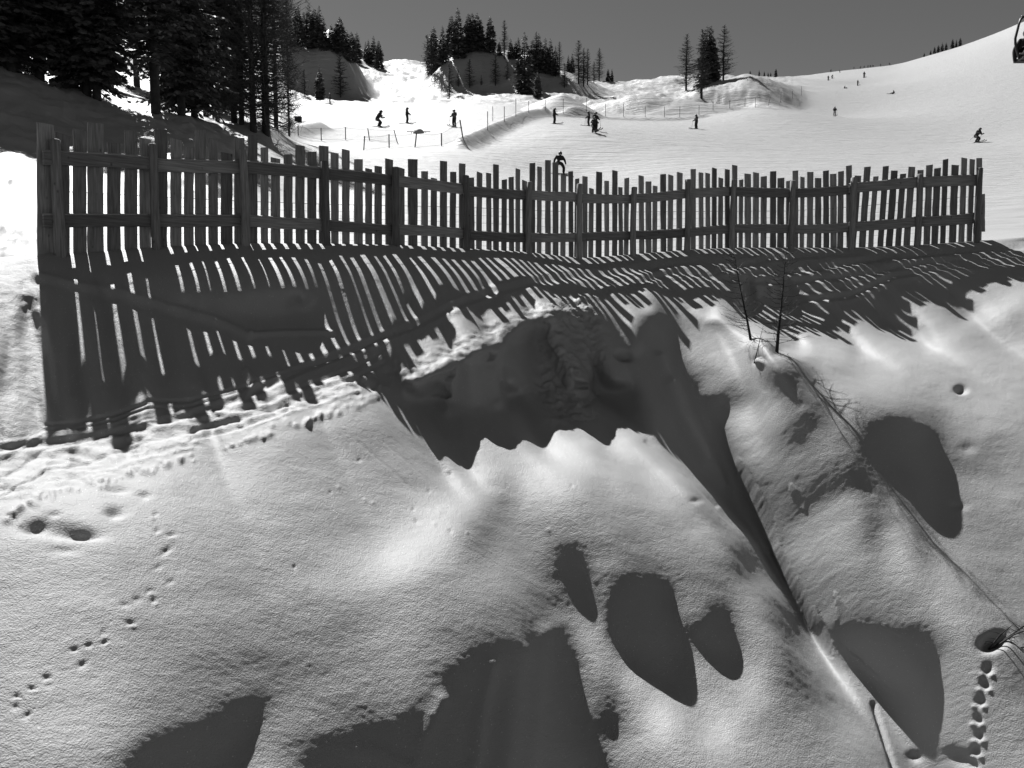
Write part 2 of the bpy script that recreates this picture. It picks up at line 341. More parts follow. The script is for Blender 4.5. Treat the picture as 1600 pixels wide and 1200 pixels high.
# cubic sampling of LN
def cubic_w(nin, pos):
    M = np.zeros((len(pos), nin)); i = np.clip(np.floor(pos).astype(int), 1, nin-3); t = pos-i
    w = [-.5*t+t*t-.5*t**3, 1-2.5*t*t+1.5*t**3, .5*t+2*t*t-1.5*t**3, -.5*t*t+.5*t**3]
    for k in range(4): M[np.arange(len(pos)), i-1+k] += w[k]
    return M
fy = np.arange(374, 1316, 1.0)
LF = cubic_w(len(gy), (fy-gy[0])/ST_)@LN@cubic_w(len(gx), np.clip((clipc-gx[0])/ST_, 1, len(gx)-2.01)).T
def samp(PY):
    t = np.clip(PY-fy[0], 0, len(fy)-1.001); i = t.astype(int); u = t-i
    j = np.broadcast_to(np.arange(NC), PY.shape)
    return LF[i, j]*(1-u)+LF[i+1, j]*u
LNn = samp(np.clip(PYn, fy[0], 1312))
slope_out = np.log(fence_d(cols))-np.log(fence_d(clipc))
LNn = LNn+slope_out
ex = np.maximum(PYn-1312, 0)
LNn = LNn-0.62*np.log1p(ex/900.0)
cor_ = np.log(fence_d(cols))-LNn[-1]; LNn = LNn+cor_*np.exp(-((PYn-fence_b(cols))/26.0)**2)
RN = np.exp(LNn)
# exact joint at the fence line
RN[-1] = fence_d(cols)
# --- relief too fine for the survey: trails, prints, pits, clods
ZD = np.zeros(PYn.shape)
M_ = (PXn > -60) & (PXn < 1660)
wx0 = P(PXn, PYn, RN)
xx, yy, zz = wx0[..., 0], wx0[..., 1], wx0[..., 2]
n1 = fbm(xx*0.9, yy*0.9+zz*0.9, 3); n2 = fbm(xx*5+9, (yy+zz)*5, 3); n3 = fbm(xx*22, (yy+zz)*22, 2)
ZD += 0.0017*n2+0.0013*n3+0.007*fbm(xx*1.7, (yy+zz)*1.7, 2)*sstep(430, 560, PYn)
def region(pts, feather):
    d, ins = poly_dist(PXn, PYn, pts, True); return 1-sstep(-feather, feather, np.where(ins, -d, d))
rough = region([(-60,420),(62,410),(75,480),(60,600),(75,690),(-60,700)], 16)
ZD += rough*(0.006*fbm(xx*2.3, (yy+zz)*2.3, 3)+0.002*n3)
rough2 = region([(860,480),(930,470),(945,560),(925,650),(860,660),(840,600)], 22)
ZD += rough2*(0.03*fbm(xx*7, (yy+zz)*7, 3)+0.012*n3)
trail = region([(-60,720),(100,700),(250,655),(400,622),(600,578),(720,528),(840,470),(930,440),(1100,425),(1300,415),(1600,380),(1600,400),(1300,440),(1000,455),(850,490),(720,555),(610,605),(430,650),(250,720),(100,760),(-60,800)], 10)
ZD += trail*(0.012*fbm(xx*9, (yy+zz)*9, 3))
def line(pts, w, h, k=2.0, prof='g'):
    """groove (h<0) or ridge along a line, w in bearing units"""
    global ZD
    x0 = min(p[0] for p in pts)-4*w; x1 = max(p[0] for p in pts)+4*w; y0 = min(p[1] for p in pts)-4*w; y1 = max(p[1] for p in pts)+4*w
    j0, j1 = np.searchsorted(cols, [x0, x1]); rr = np.where((PYn[:, max(0, min(NC-1, (j0+j1)//2))] > y0) & (PYn[:, max(0, min(NC-1, (j0+j1)//2))] < y1))[0]
    if len(rr) == 0 or j1 <= j0: return
    i0, i1 = rr.min(), rr.max()+1
    d, _ = poly_dist(PXn[i0:i1, j0:j1], PYn[i0:i1, j0:j1], pts, False)
    ZD[i0:i1, j0:j1] += h*np.exp(-(d/w)**k)
def dent(cx, cy, rx, ry, h, k=2.0, rot=0):
    global ZD
    R_ = 3*max(rx, ry); j0, j1 = np.searchsorted(cols, [cx-R_, cx+R_]); jm = min(NC-1, (j0+j1)//2)
    rr = np.where(np.abs(PYn[:, jm]-cy) < R_)[0]
    if len(rr) == 0: return
    i0, i1 = rr.min(), rr.max()+1
    c, s = math.cos(math.radians(rot)), math.sin(math.radians(rot))
    X_ = PXn[i0:i1, j0:j1]-cx; Y_ = PYn[i0:i1, j0:j1]-cy
    u = (X_*c+Y_*s)/rx; v = (-X_*s+Y_*c)/ry
    ZD[i0:i1, j0:j1] += h*np.exp(-(u*u+v*v)**(k/2))
def off(pts, dx, dy): return [(x+dx, y+dy) for x, y in pts]
def wob(pts, amp=2.0, n=6):
    out = []
    for (x0, y0), (x1, y1) in zip(pts[:-1], pts[1:]):
        for k in range(n):
            t = k/n; out.append((x0+(x1-x0)*t+random.uniform(-amp, amp)*.5, y0+(y1-y0)*t+random.uniform(-amp, amp)))
    return out+[pts[-1]]
MAIN = [(-60,712),(0,702),(110,688),(210,672),(290,652),(380,622),(440,592),(500,566),(580,535),(650,508),(700,482),(760,460),(830,442),(900,432),(950,428),(1030,416),(1090,408),(1150,412),(1230,420),(1300,412),(1400,398),(1500,388),(1640,380)]
line(MAIN, 5, -0.018); line(off(MAIN, 0, -9), 4, 0.012); line(off(MAIN, 2, 9), 4, 0.011)
EDGE = [(-60,828),(0,812),(30,795),(70,770),(120,762),(180,748),(230,730),(300,712),(380,690),(450,665),(500,650),(560,630),(600,607),(650,590),(720,557),(790,520),(850,488),(920,462),(960,462)]
for k in range(16):
    o = random.uniform(-92, -8); a_ = random.uniform(-60, 330); b_ = a_+random.uniform(150, 420); sl = random.uniform(-.05, .05)
    pts = wob([(x, y+o*(1 if x > 250 else 1.2)+sl*(x-300)) for x, y in EDGE if a_ <= x < min(b_, 640)], 1.0, 2)
    if len(pts) > 2: line(pts, random.uniform(1.6, 3.2), random.choice([-0.012, -0.016, 0.010, -0.02]))
ZD += trail*(1-sstep(560, 700, PXn))*0.02*fbm(xx*2.2+yy*1.2, (yy+zz)*4.0, 3)
line([(60,430),(130,447),(190,455),(260,478),(330,497),(390,524)], 6, 0.03); line([(60,442),(130,459),(190,470),(260,492),(330,511),(390,534)], 7, -0.012)
line([(390,524),(440,521),(520,520)], 4, .04)
line([(380,625),(400,600),(385,580)], 5, 0.04)
for pts in ([(1000,440),(1060,425),(1130,436),(1230,442),(1330,432),(1450,412),(1620,396)], [(1180,428),(1260,424),(1360,406),(1480,396),(1620,388)], [(1250,470),(1330,462),(1400,430),(1500,415),(1620,408)], [(1120,425),(1200,405),(1300,398),(1400,396)]):
    line(pts, 4, -0.022); line(off(pts, 0, -7), 4, 0.018); line(off(pts, 0, 7), 4, .014)
# clods thrown up along the trail edge
for k in range(200):
    t = random.random()**0.8*(len(EDGE)-2); i = int(t); u = t-i
    x = EDGE[i][0]*(1-u)+EDGE[i+1][0]*u; y = EDGE[i][1]*(1-u)+EDGE[i+1][1]*u
    r = random.uniform(2.2, 5.0)
    dent(x+random.gauss(0, 6), y+random.gauss(2, 5), r*1.15, r, 0.0028*r+0.003, 2)
for k in range(22):
    r = random.uniform(3, 8); dent(random.uniform(0, 66), random.uniform(445, 500)+random.gauss(0, 8), r*1.2, r, 0.0015*r, 2)
for k in range(18):
    r = random.uniform(1.6, 3.4); dent(random.choice([random.gauss(690, 40), random.gauss(560, 60), random.uniform(600, 1100)]), random.gauss(790, 50), r, r, random.choice([.008, .01, -.012]), 2)
for pts in ([(690,1095),(668,1140),(648,1200)], [(850,990),(842,1060),(836,1130),(826,1200)], [(872,980),(890,1060),(915,1130),(930,1200)], [(770,1040),(752,1110),(740,1200)], [(815,1020),(806,1100),(790,1200)], [(560,1170),(600,1180),(640,1200)]):
    line(wob(pts, 3, 4), random.uniform(12, 20), random.uniform(.018, .032))
for pts in ([(860,500),(850,560),(866,620)], [(905,490),(915,560),(905,610)], [(780,540),(770,580),(775,630)], [(700,575),(690,610),(700,640)], [(1050,600),(1090,680),(1130,760)], [(1030,560),(1060,640),(1100,720)]):
    line(wob(pts, 3, 4), random.uniform(8, 13), random.uniform(.04, .08))
# pits, hollows and holes
dent(92,826,62,13,-0.05,2.2,6); dent(56,820,22,8,-0.04,2,-14); dent(128,832,26,7,-0.045,2,8); dent(85,802,10,4,-0.02); dent(180,800,14,8,-.05); dent(100,858,26,7,-.015); dent(185,765,16,5,-.03); dent(222,772,12,4,-.015)
dent(60,366,16,7,-0.04); dent(40,398,10,5,-.03)
dent(976,556,13,7,-0.12,2.5,15); dent(1502,609,9,6,-0.09,2.2)
dent(1497,790,12,6,-.025); dent(1087,782,9,4,-.02); dent(1430,1182,12,8,-.035); dent(1512,700,12,8,-.02)
for x, y in ((227,774),(243,803),(246,829),(268,835),(261,859),(246,887),(266,909),(234,924),(195,945),(214,936),(240,938),(204,973),(161,988),(116,1014),(129,1037),(139,1007),(163,1003),(26,1089),(49,1076),(73,1057),(23,1104),(43,1116),(77,1071)):
    a_ = random.uniform(-40, 15); dent(x, y, random.uniform(5, 8), random.uniform(3.4, 5), random.uniform(-.017, -.009), 2, a_)
    dent(x+random.uniform(-6, 6), y+random.uniform(3, 7), random.uniform(4, 8), 3.5, random.uniform(-.008, .010), 2, a_)
for x, y in ((1542,1046),(1538,1070),(1530,1096),(1527,1124),(1529,1150),(1525,1174),(1521,1198)):
    dent(x+random.uniform(-2, 2), y, random.uniform(5.5, 8), random.uniform(7, 10), random.uniform(-.042, -.028), 2.4, random.uniform(-25, 25)); dent(x+7, y+9, 5, 4, 0.02); dent(x-7, y+8, 5, 4, .018)
dent(1553,1003,20,12,-0.14,2.5,-20); dent(1500,1185,22,12,-.05,2,20)
for x, y, r in ((1172,528,12),(1217,546,14),(1185,562,9)): dent(x, y+2, r, r*.7, -0.05, 2)
line([(1365,1100),(1378,1140),(1396,1200)], 4, -0.04)
line([(560,690),(640,760),(690,800)], 1.8, -0.006); line([(600,690),(700,780)], 1.6, -0.005); line([(1120,790),(1060,730),(1010,690)], 3, -.02)
fade = sstep(0, 12, PYn-fence_b(PXn))
ZD *= fade
wn = P(PXn, PYn, RN)
_nm = np.cross(np.gradient(wn, axis=1), np.gradient(wn, axis=0)); _nm /= np.linalg.norm(_nm, axis=-1, keepdims=True)+1e-12
_nm *= np.where(_nm[..., 2:] < 0, -1, 1); wn += _nm*ZD[..., None]

# far rows
lnmax = math.log(1300)
s = np.concatenate([np.linspace(0, 0.35, 60)[1:], 0.35+np.linspace(0, 1, 330)[1:]*0.65])
lf = np.log(fence_d(cols))
LNf = lf[None, :]+np.concatenate([np.linspace(0, 1, 420)[1:]**1.0, [1.06, 1.15, 1.3]])[:, None]*(math.log(450)-lf)[None, :]
PXf = np.broadcast_to(cols, LNf.shape)
PYf = far_y(PXf, LNf)
wf = P(PXf, PYf, np.exp(LNf))
fx_, fy_ = wf[..., 0], wf[..., 1]
def ridge(pix, w, h, asym=0):
    """a bank of pushed snow through ground points"""
    global wf
    pts = [tuple(far_point(x, hitfar(x, y))[:2]) for x, y in pix]
    d, _ = poly_dist(fx_, fy_, pts, False)
    wf[..., 2] += h*np.exp(-(d/w)**2)
def heap(px, py, w, h, k=1.2, sx=1.0):
    global wf
    c = far_point(px, hitfar(px, py))
    d = np.sqrt(((fx_-c.x)/sx)**2+(fy_-c.y)**2)/w
    wf[..., 2] += h*np.clip(1-d, 0, 1)**k
near_f = np.exp(-(np.exp(LNf)-15)/40)
wf[..., 2] += (0.03*fbm(fx_*0.3+fy_*.1, fy_*.7, 3)+0.014*fbm(fx_*1.2, fy_*2.2, 2))*np.minimum(1, (LNf-lf[None, :])/0.15)
big = sstep(math.log(125), math.log(165), LNf)*(1-sstep(1180, 1300, PXf))
wf[..., 2] += big*(0.9*fbm(fx_*0.10, fy_*0.10, 5, .55))
ridge([(722,232),(745,222),(765,212),(785,203),(805,193),(830,184),(850,181)], 0.9, 1.0)
ridge([(850,181),(900,183),(950,186),(1000,188),(1050,188),(1100,182)], 0.7, .5)
ridge([(410,212),(440,208),(470,206),(500,200)], 1.0, .6)
heap(880,178,6.5,3.2,.9); heap(985,172,6.5,2.6,.85,1.2); heap(1062,175,7,2.4,.9,1.5); heap(922,162,3,1.2,1)
bank_ = (1-sstep(330, 460, PXf))*sstep(math.log(17), math.log(20), LNf)*(1-sstep(math.log(40), math.log(60), LNf))
wf[..., 2] += bank_*(0.16*fbm(fx_*.5+fy_*.3, fy_*.9-fx_*.2, 4)+.05*fbm(fx_*2, fy_*2, 3))
leftrun = (1-sstep(20, 120, PXf))*(1-sstep(math.log(16), math.log(20), LNf))
wf[..., 2] += leftrun*(0.06*fbm(fx_*1.6, fy_*3.2, 4)+0.03*fbm(fx_*5, fy_*7, 2))

V = np.concatenate([wn, wf], 0); NR = V.shape[0]
idx = np.arange(NR*NC).reshape(NR, NC)
quads = np.stack([idx[:-1, :-1], idx[:-1, 1:], idx[1:, 1:], idx[1:, :-1]], -1).reshape(-1, 4)
def mesh_np(name, verts, faces, smooth=True):
    me = bpy.data.meshes.new(name)
    verts = np.asarray(verts, np.float32).reshape(-1, 3); faces = np.asarray(faces, np.int32)
    k = faces.shape[1]
    me.vertices.add(len(verts)); me.vertices.foreach_set('co', verts.ravel())
    me.loops.add(faces.size); me.loops.foreach_set('vertex_index', faces.ravel())
    me.polygons.add(len(faces)); me.polygons.foreach_set('loop_start', np.arange(0, faces.size, k, dtype=np.int32))
    me.update(calc_edges=True); me.validate()
    me.polygons.foreach_set('use_smooth', np.full(len(faces), smooth, bool))
    return me
from mathutils.bvhtree import BVHTree
class Ground:
    """look up the finished sheet"""
    def __init__(s):
        s.lnN = PYn; s.V = V
    def col(s, px): return int(np.argmin(np.abs(cols-px)))
G = Ground()
def near_hit(px, py):
    j = G.col(px); i = int(np.argmin(np.abs(PYn[:, j]-py)))
    return Vector(wn[i, j])
def far_hit(px, py, lo=None):
    """first visible ground point of the far sheet on bearing (px, py)"""
    j = G.col(px); p = wf[:, j]
    d = p[:, 1]*CT-p[:, 2]*ST; v = p[:, 1]*ST+p[:, 2]*CT
    yy_ = 600-FPX*v/d
    ok = yy_ <= py
    if lo: ok &= p[:, 1] > lo
    i = np.where(ok)[0]
    if len(i) == 0:
        k = np.arange(len(yy_)); m = p[:, 1] > (lo or 0); k = k[m]
        return Vector(p[k[int(np.argmin(yy_[m]))]])
    return Vector(p[i[0]])

# ---------------------------------------------------------------- materials
def nt(name):
    m = bpy.data.materials.new(name); m.use_nodes = True
    n = m.node_tree.nodes; b = n['Principled BSDF']; return m, n, m.node_tree.links, b
def gray(v): return (v, v, v, 1)
def mat_plain(name, v, rough=.7, metal=0, var=0.3, scale=6.0):
    m, n, l, b = nt(name)
    tc = n.new('ShaderNodeTexCoord'); no = n.new('ShaderNodeTexNoise'); no.inputs['Scale'].default_value = scale; no.inputs['Detail'].default_value = 4
    cr = n.new('ShaderNodeValToRGB'); cr.color_ramp.elements[0].position = .3; cr.color_ramp.elements[1].position = .7
    cr.color_ramp.elements[0].color = gray(v*(1-var)); cr.color_ramp.elements[1].color = gray(v*(1+var))
    l.new(tc.outputs['Object'], no.inputs['Vector']); l.new(no.outputs['Fac'], cr.inputs['Fac']); l.new(cr.outputs['Color'], b.inputs['Base Color'])
    b.inputs['Roughness'].default_value = rough; b.inputs['Metallic'].default_value = metal; b.inputs['Specular IOR Level'].default_value = .3
    return m
def mat_snow():
    m, n, l, b = nt('snow')
    geo = n.new('ShaderNodeNewGeometry'); pos = geo.outputs['Position']
    def noise(scale, det, sx=1, sy=1, sz=1):
        mp = n.new('ShaderNodeMapping'); mp.inputs['Scale'].default_value = (sx, sy, sz); l.new(pos, mp.inputs['Vector'])
        t = n.new('ShaderNodeTexNoise'); t.inputs['Scale'].default_value = scale; t.inputs['Detail'].default_value = det; t.inputs['Roughness'].default_value = .6
        l.new(mp.outputs['Vector'], t.inputs['Vector']); return t.outputs['Fac']
    sep = n.new('ShaderNodeSeparateXYZ'); l.new(pos, sep.inputs[0])
    def mr(v, a, b_, c, d):
        r = n.new('ShaderNodeMapRange'); r.inputs['From Min'].default_value = a; r.inputs['From Max'].default_value = b_
        r.inputs['To Min'].default_value = c; r.inputs['To Max'].default_value = d; l.new(v, r.inputs['Value']); return r.outputs['Result']
    def mul(a, v):
        q = n.new('ShaderNodeMath'); q.operation = 'MULTIPLY'; l.new(a, q.inputs[0])
        if isinstance(v, (int, float)): q.inputs[1].default_value = v
        else: l.new(v, q.inputs[1])
        return q.outputs[0]
    def add(a, c):
        q = n.new('ShaderNodeMath'); q.operation = 'ADD'; l.new(a, q.inputs[0]); l.new(c, q.inputs[1]); return q.outputs[0]
    grain = noise(75, 3); crust = noise(24, 3); nearw = mr(sep.outputs['Y'], 9, 22, 1, 0); farw = mr(sep.outputs['Y'], 18, 45, 0, 1)
    streak = noise(1.0, 6, .18, 1.3, .8); streak2 = noise(1.0, 4, .9, 5.5, 2)
    hn = add(mul(grain, GRAIN_H), mul(crust, CRUST_H)); hn = mul(hn, nearw)
    hf = mul(add(mul(streak, .34), mul(streak2, .13)), farw)
    bp = n.new('ShaderNodeBump'); bp.inputs['Strength'].default_value = 1; bp.inputs['Distance'].default_value = 1
    l.new(add(hn, hf), bp.inputs['Height']); l.new(bp.outputs['Normal'], b.inputs['Normal'])
    big = noise(.7, 3); l_ = n.new('ShaderNodeValToRGB'); l_.color_ramp.elements[0].color = gray(SNOW*.95); l_.color_ramp.elements[1].color = gray(SNOW*1.03)
    l.new(big, l_.inputs['Fac'])
    vo = n.new('ShaderNodeTexVoronoi'); vo.inputs['Scale'].default_value = 70; l.new(pos, vo.inputs['Vector'])      # sparkle of ice crystals, painted as pale specks in the base colour
    sc_ = n.new('ShaderNodeSeparateColor'); l.new(vo.outputs['Color'], sc_.inputs[0])
    pick_ = mr(sc_.outputs[0], .972, .976, 0, 1); near_ = mr(vo.outputs['Distance'], .25, .4, 1, 0)
    mxc = n.new('ShaderNodeMix'); mxc.data_type = 'RGBA'; l.new(mul(mul(pick_, near_), nearw), mxc.inputs['Factor']); l.new(l_.outputs['Color'], mxc.inputs['A']); mxc.inputs['B'].default_value = gray(.62)
    l.new(mxc.outputs['Result'], b.inputs['Base Color'])
    b.inputs['Roughness'].default_value = .55; b.inputs['Specular IOR Level'].default_value = .25
    return m
SNOW, GRAIN_H, CRUST_H = 0.35, 0.0085, 0.005
M_SNOW = mat_snow()
ground_me = mesh_np('snow_ground', V, quads)
ground = bpy.data.objects.new('snow_ground', ground_me); COL.objects.link(ground); ground_me.materials.append(M_SNOW); ground['kind'] = 'structure'

# ---------------------------------------------------------------- object helpers
class MB:
    def __init__(s): s.v = []; s.f = []
    def add(s, vs, fs):
        o = len(s.v); s.v += [tuple(x) for x in vs]; s.f += [tuple(i+o for i in f) for f in fs]
    def box(s, c, ax, ay, az):
        c, ax, ay, az = map(Vector, (c, ax, ay, az))
        s.add([c+i*ax+j*ay+k*az for k in (-1, 1) for j in (-1, 1) for i in (-1, 1)],
              [(0,2,3,1),(4,5,7,6),(0,1,5,4),(2,6,7,3),(0,4,6,2),(1,3,7,5)])
    def tube(s, pts, rad, n=6, cap=True):
        pts = [Vector(p) for p in pts]; o = len(s.v)
        rad = rad if isinstance(rad, (list, tuple)) else [rad]*len(pts)
        for i, p in enumerate(pts):
            t = (pts[min(i+1, len(pts)-1)]-pts[max(i-1, 0)]).normalized()
            a = t.orthogonal().normalized() if i == 0 else (s_a-t*s_a.dot(t)).normalized()
            s_a = a; b = t.cross(a)
            for k in range(n):
                w = 2*PI*k/n; s.v.append(tuple(p+(a*math.cos(w)+b*math.sin(w))*rad[i]))
        for i in range(len(pts)-1):
            for k in range(n):
                k2 = (k+1) % n; s.f.append((o+i*n+k, o+i*n+k2, o+(i+1)*n+k2, o+(i+1)*n+k))
        if cap and n > 2:
            s.f.append(tuple(o+k for k in range(n))[::-1]); s.f.append(tuple(o+(len(pts)-1)*n+k for k in range(n)))
    def ball(s, c, r, sc=(1, 1, 1), n=8, m=6):
        c = Vector(c); o = len(s.v)
        for i in range(m+1):
            t = PI*i/m
            for k in range(n):
                w = 2*PI*k/n; s.v.append((c.x+r*sc[0]*math.sin(t)*math.cos(w), c.y+r*sc[1]*math.sin(t)*math.sin(w), c.z+r*sc[2]*math.cos(t)))
        for i in range(m):
            for k in range(n): s.f.append((o+i*n+k, o+(i+1)*n+k, o+(i+1)*n+(k+1) % n, o+i*n+(k+1) % n))
    def mesh(s, name, mat, smooth=False):
        me = bpy.data.meshes.new(name); me.from_pydata(s.v, [], s.f); me.validate()
        if smooth: me.polygons.foreach_set('use_smooth', [True]*len(me.polygons))
        me.materials.append(mat); return me
    def obj(s, name, mat, parent=None, smooth=False): return link(name, s.mesh(name, mat, smooth), parent)
def link(name, me, parent=None):
    o = bpy.data.objects.new(name, me); COL.objects.link(o)
    if parent: o.parent = parent
    return o
def thing(name, label, cat, loc=(0, 0, 0), rotz=0, group=None, scale=None):
    o = bpy.data.objects.new(name, None); COL.objects.link(o); o.location = loc; o.rotation_euler = (0, 0, rotz); o.empty_display_size = .2
    o['label'] = label; o['category'] = cat
    if group: o['group'] = group
    if scale: o.scale = scale if hasattr(scale, '__len__') else (scale,)*3
    return o
def dup(root, loc, rotz, label, group=None, scale=None):
    r = root.copy(); COL.objects.link(r); r.location = loc; r.rotation_euler = (0, 0, rotz); r['label'] = label
    if group: r['group'] = group
    if scale: r.scale = scale if hasattr(scale, '__len__') else (scale,)*3
    for ch in list(root.children):
        c = ch.copy(); COL.objects.link(c); c.parent = r
        for g in ch.children:
            d = g.copy(); COL.objects.link(d); d.parent = c
    return r
def mat_wood(name, gs):
    m, n, l, b = nt(name)
    tc = n.new('ShaderNodeTexCoord'); oi = n.new('ShaderNodeObjectInfo')
    mp = n.new('ShaderNodeMapping'); mp.inputs['Scale'].default_value = gs; l.new(tc.outputs['Object'], mp.inputs['Vector'])
    no = n.new('ShaderNodeTexNoise'); no.inputs['Scale'].default_value = 1.6; no.inputs['Detail'].default_value = 5; l.new(mp.outputs['Vector'], no.inputs['Vector'])
    m2 = n.new('ShaderNodeMapping'); m2.inputs['Scale'].default_value = (5, 5, 3); l.new(tc.outputs['Object'], m2.inputs['Vector'])
    vo = n.new('ShaderNodeTexVoronoi'); vo.inputs['Scale'].default_value = 1.5; l.new(m2.outputs['Vector'], vo.inputs['Vector'])
    kn = n.new('ShaderNodeMapRange'); kn.inputs['From Min'].default_value = .02; kn.inputs['From Max'].default_value = .13; kn.inputs['To Min'].default_value = .35; kn.inputs['To Max'].default_value = 1; l.new(vo.outputs['Distance'], kn.inputs['Value'])
    cr = n.new('ShaderNodeValToRGB'); cr.color_ramp.elements[0].position = .3; cr.color_ramp.elements[1].position = .72
    cr.color_ramp.elements[0].color = gray(.16); cr.color_ramp.elements[1].color = gray(.33); l.new(no.outputs['Fac'], cr.inputs['Fac'])
    rv = n.new('ShaderNodeMapRange'); rv.inputs['To Min'].default_value = .6; rv.inputs['To Max'].default_value = 1.35; l.new(oi.outputs['Random'], rv.inputs['Value'])
    mx = n.new('ShaderNodeMath'); mx.operation = 'MULTIPLY'; l.new(kn.outputs['Result'], mx.inputs[0]); l.new(rv.outputs['Result'], mx.inputs[1])
    vm = n.new('ShaderNodeVectorMath'); vm.operation = 'SCALE'; l.new(cr.outputs['Color'], vm.inputs[0]); l.new(mx.outputs[0], vm.inputs['Scale'])
    l.new(vm.outputs['Vector'], b.inputs['Base Color']); b.inputs['Roughness'].default_value = .8; b.inputs['Specular IOR Level'].default_value = .2
    bp = n.new('ShaderNodeBump'); bp.inputs['Strength'].default_value = .5; bp.inputs['Distance'].default_value = .006; l.new(no.outputs['Fac'], bp.inputs['Height']); l.new(bp.outputs['Normal'], b.inputs['Normal'])
    return m
M_WOOD = mat_wood('weathered_wood', (30, 30, 2.2)); M_RAIL = mat_wood('weathered_rail_wood', (1.8, 1.8, 34))
M_METAL = mat_plain('dark_steel', .05, .45, .6); M_WIRE = mat_plain('galvanised_wire', .10, .5, .3)
M_CLOTHD = mat_plain('dark_cloth', .018, .8); M_CLOTHM = mat_plain('grey_cloth', .06, .8); M_CLOTHL = mat_plain('pale_cloth', .45, .8)
M_SKI = mat_plain('ski_top', .03, .4); M_HELM = mat_plain('helmet', .03, .4); M_POLE = mat_plain('pole', .03, .5); M_NET = mat_plain('net_cord', .22, .7)
M_BARK = mat_plain('bark', .035, .9, 0, .4, 3); M_NEED = mat_plain('spruce_needles', .06, .6, 0, .45, 1.2); M_TWIG = mat_plain('larch_twig', .05, .85, 0, .35, 2)
M_SKIN = mat_plain('skin', .3, .5)

# ---------------------------------------------------------------- the picket fence
POSTS = [(95,219,16),(245,226,13),(383,235,12),(510,253,12),(620,262,11),(728,275,10),(828,285,9),(905,288,9),(990,293,9),(1073,281,9),(1145,282,8),(1236,283,9),(1330,278,9),(1432,273,9),(1525,263,9)]
UPR = [247,257,261,271,283,297,305,309,311,303,299,302,295,285,281]
LOR = [346,345,345,352,360,366,372,371,368,364,358,358,355,347,340]
SLATS = [(78,27,191),(105,24,207),(132,22,201),(156,26,190),(184,22,221),(210,21,202),(232,19,214),(256,21,200),(279,18,215),(299,16,228),(317,18,200),(337,16,216),(358,20,237),(378,17,213),(399,16,208),(417.5,13,228),
 (435,15,245),(455,14,239),(474,15,225),(493,15,235),(512,16,226),(529.5,13,237),(547,13,232),(567,15,247),(583,12,262),(598,13,258),(615,14,247),(634,12,261),(652,18,247),(670.5,12,266),(685,11,277),(700,13,250),(715,11,267),(729,12,254),(743,10,276),(756,10,268),(770,9,269),(781.5,10,255.5),(794.5,9,279),(805,9,275),(815.5,8,262.5),(826,9,281),(838,10,253),(849,8,259),(862,10,248.5),(873.5,10,252),
 (886,9,271),(897,8,266),(907,7,277.5),(919,9,274),(929,8,293),(941,10,267),(952.5,8,281),(965.5,9,265),(974,7,291),(984,8,276.5),(995,8,296),(1006.5,9,273),(1018,10,282),(1028.5,8,289),(1041,10,270.5),(1053,9,272),(1067,10,268),(1079,8,278.5),(1088,9,262.5),(1100,8,268),(1110.5,8,269),(1121,8,261),(1131,8,276.5),(1141,8,263),(1152.5,9,256.5),(1162.5,7,279),(1172.5,11,270),(1185.5,10,268),(1197.5,10,274),(1212,10,266),(1224,11,276.5),
 (1236,9,281),(1246,9,265),(1257,7,275),(1269,10,267),(1281,10,276.5),(1293,9,265),(1304,10,270),(1316,9,266),(1328,9,257),(1342,10,273),(1356.5,10,259),(1369.5,8,274),(1385,9,258),(1398.5,10,265),(1412.5,9,270),(1426.5,10,259),(1440.5,9,264),(1455,10,256),(1468,10,261),(1481,8,247),(1496.5,11,256),(1511,9,245),(1524,8,247),(1535,9,245),(1539,10,302)]
fence = thing('picket_fence', 'long weathered wooden fence of upright boards curving across the snow bank', 'fence', P(800, 392, float(fence_d(800))))
FB0 = Vector(fence.location)
def fpt(px, py, back=0.0):
    """point on the fence line, 'back' metres behind it"""
    a = P(px, py, float(fence_d(px))); b = P(px+6, py, float(fence_d(px+6)))
    t = Vector(b-a); t.z = 0; t.normalize(); nrm = Vector((-t.y, t.x, 0))
    return Vector(a)+nrm*back, t, nrm
def pxm(px): return float(fence_d(px))/FPX
# posts: round poles in front
for i, (px, ty, w) in enumerate(POSTS):
    k = pxm(px); by = float(fence_b(px))+6
    m = MB(); top, t, nr = fpt(px, ty); bot = fpt(px, by)[0]; bot.z -= .25
    ln = top.z-bot.z; q = random.uniform(-.03, .03); pts = []; rad = []
    for j in range(7):
        u = j/6; pts.append(bot+Vector((q*math.sin(u*3), 0, ln*u))-FB0); rad.append(w*k*.54*(1.06-.14*u+random.uniform(-.03, .03)))
    pts.append(pts[-1]+Vector((0, 0, .012))); rad.append(rad[-1]*.7)
    m.tube(pts, rad, 9); m.obj('post', M_WOOD, fence, True)
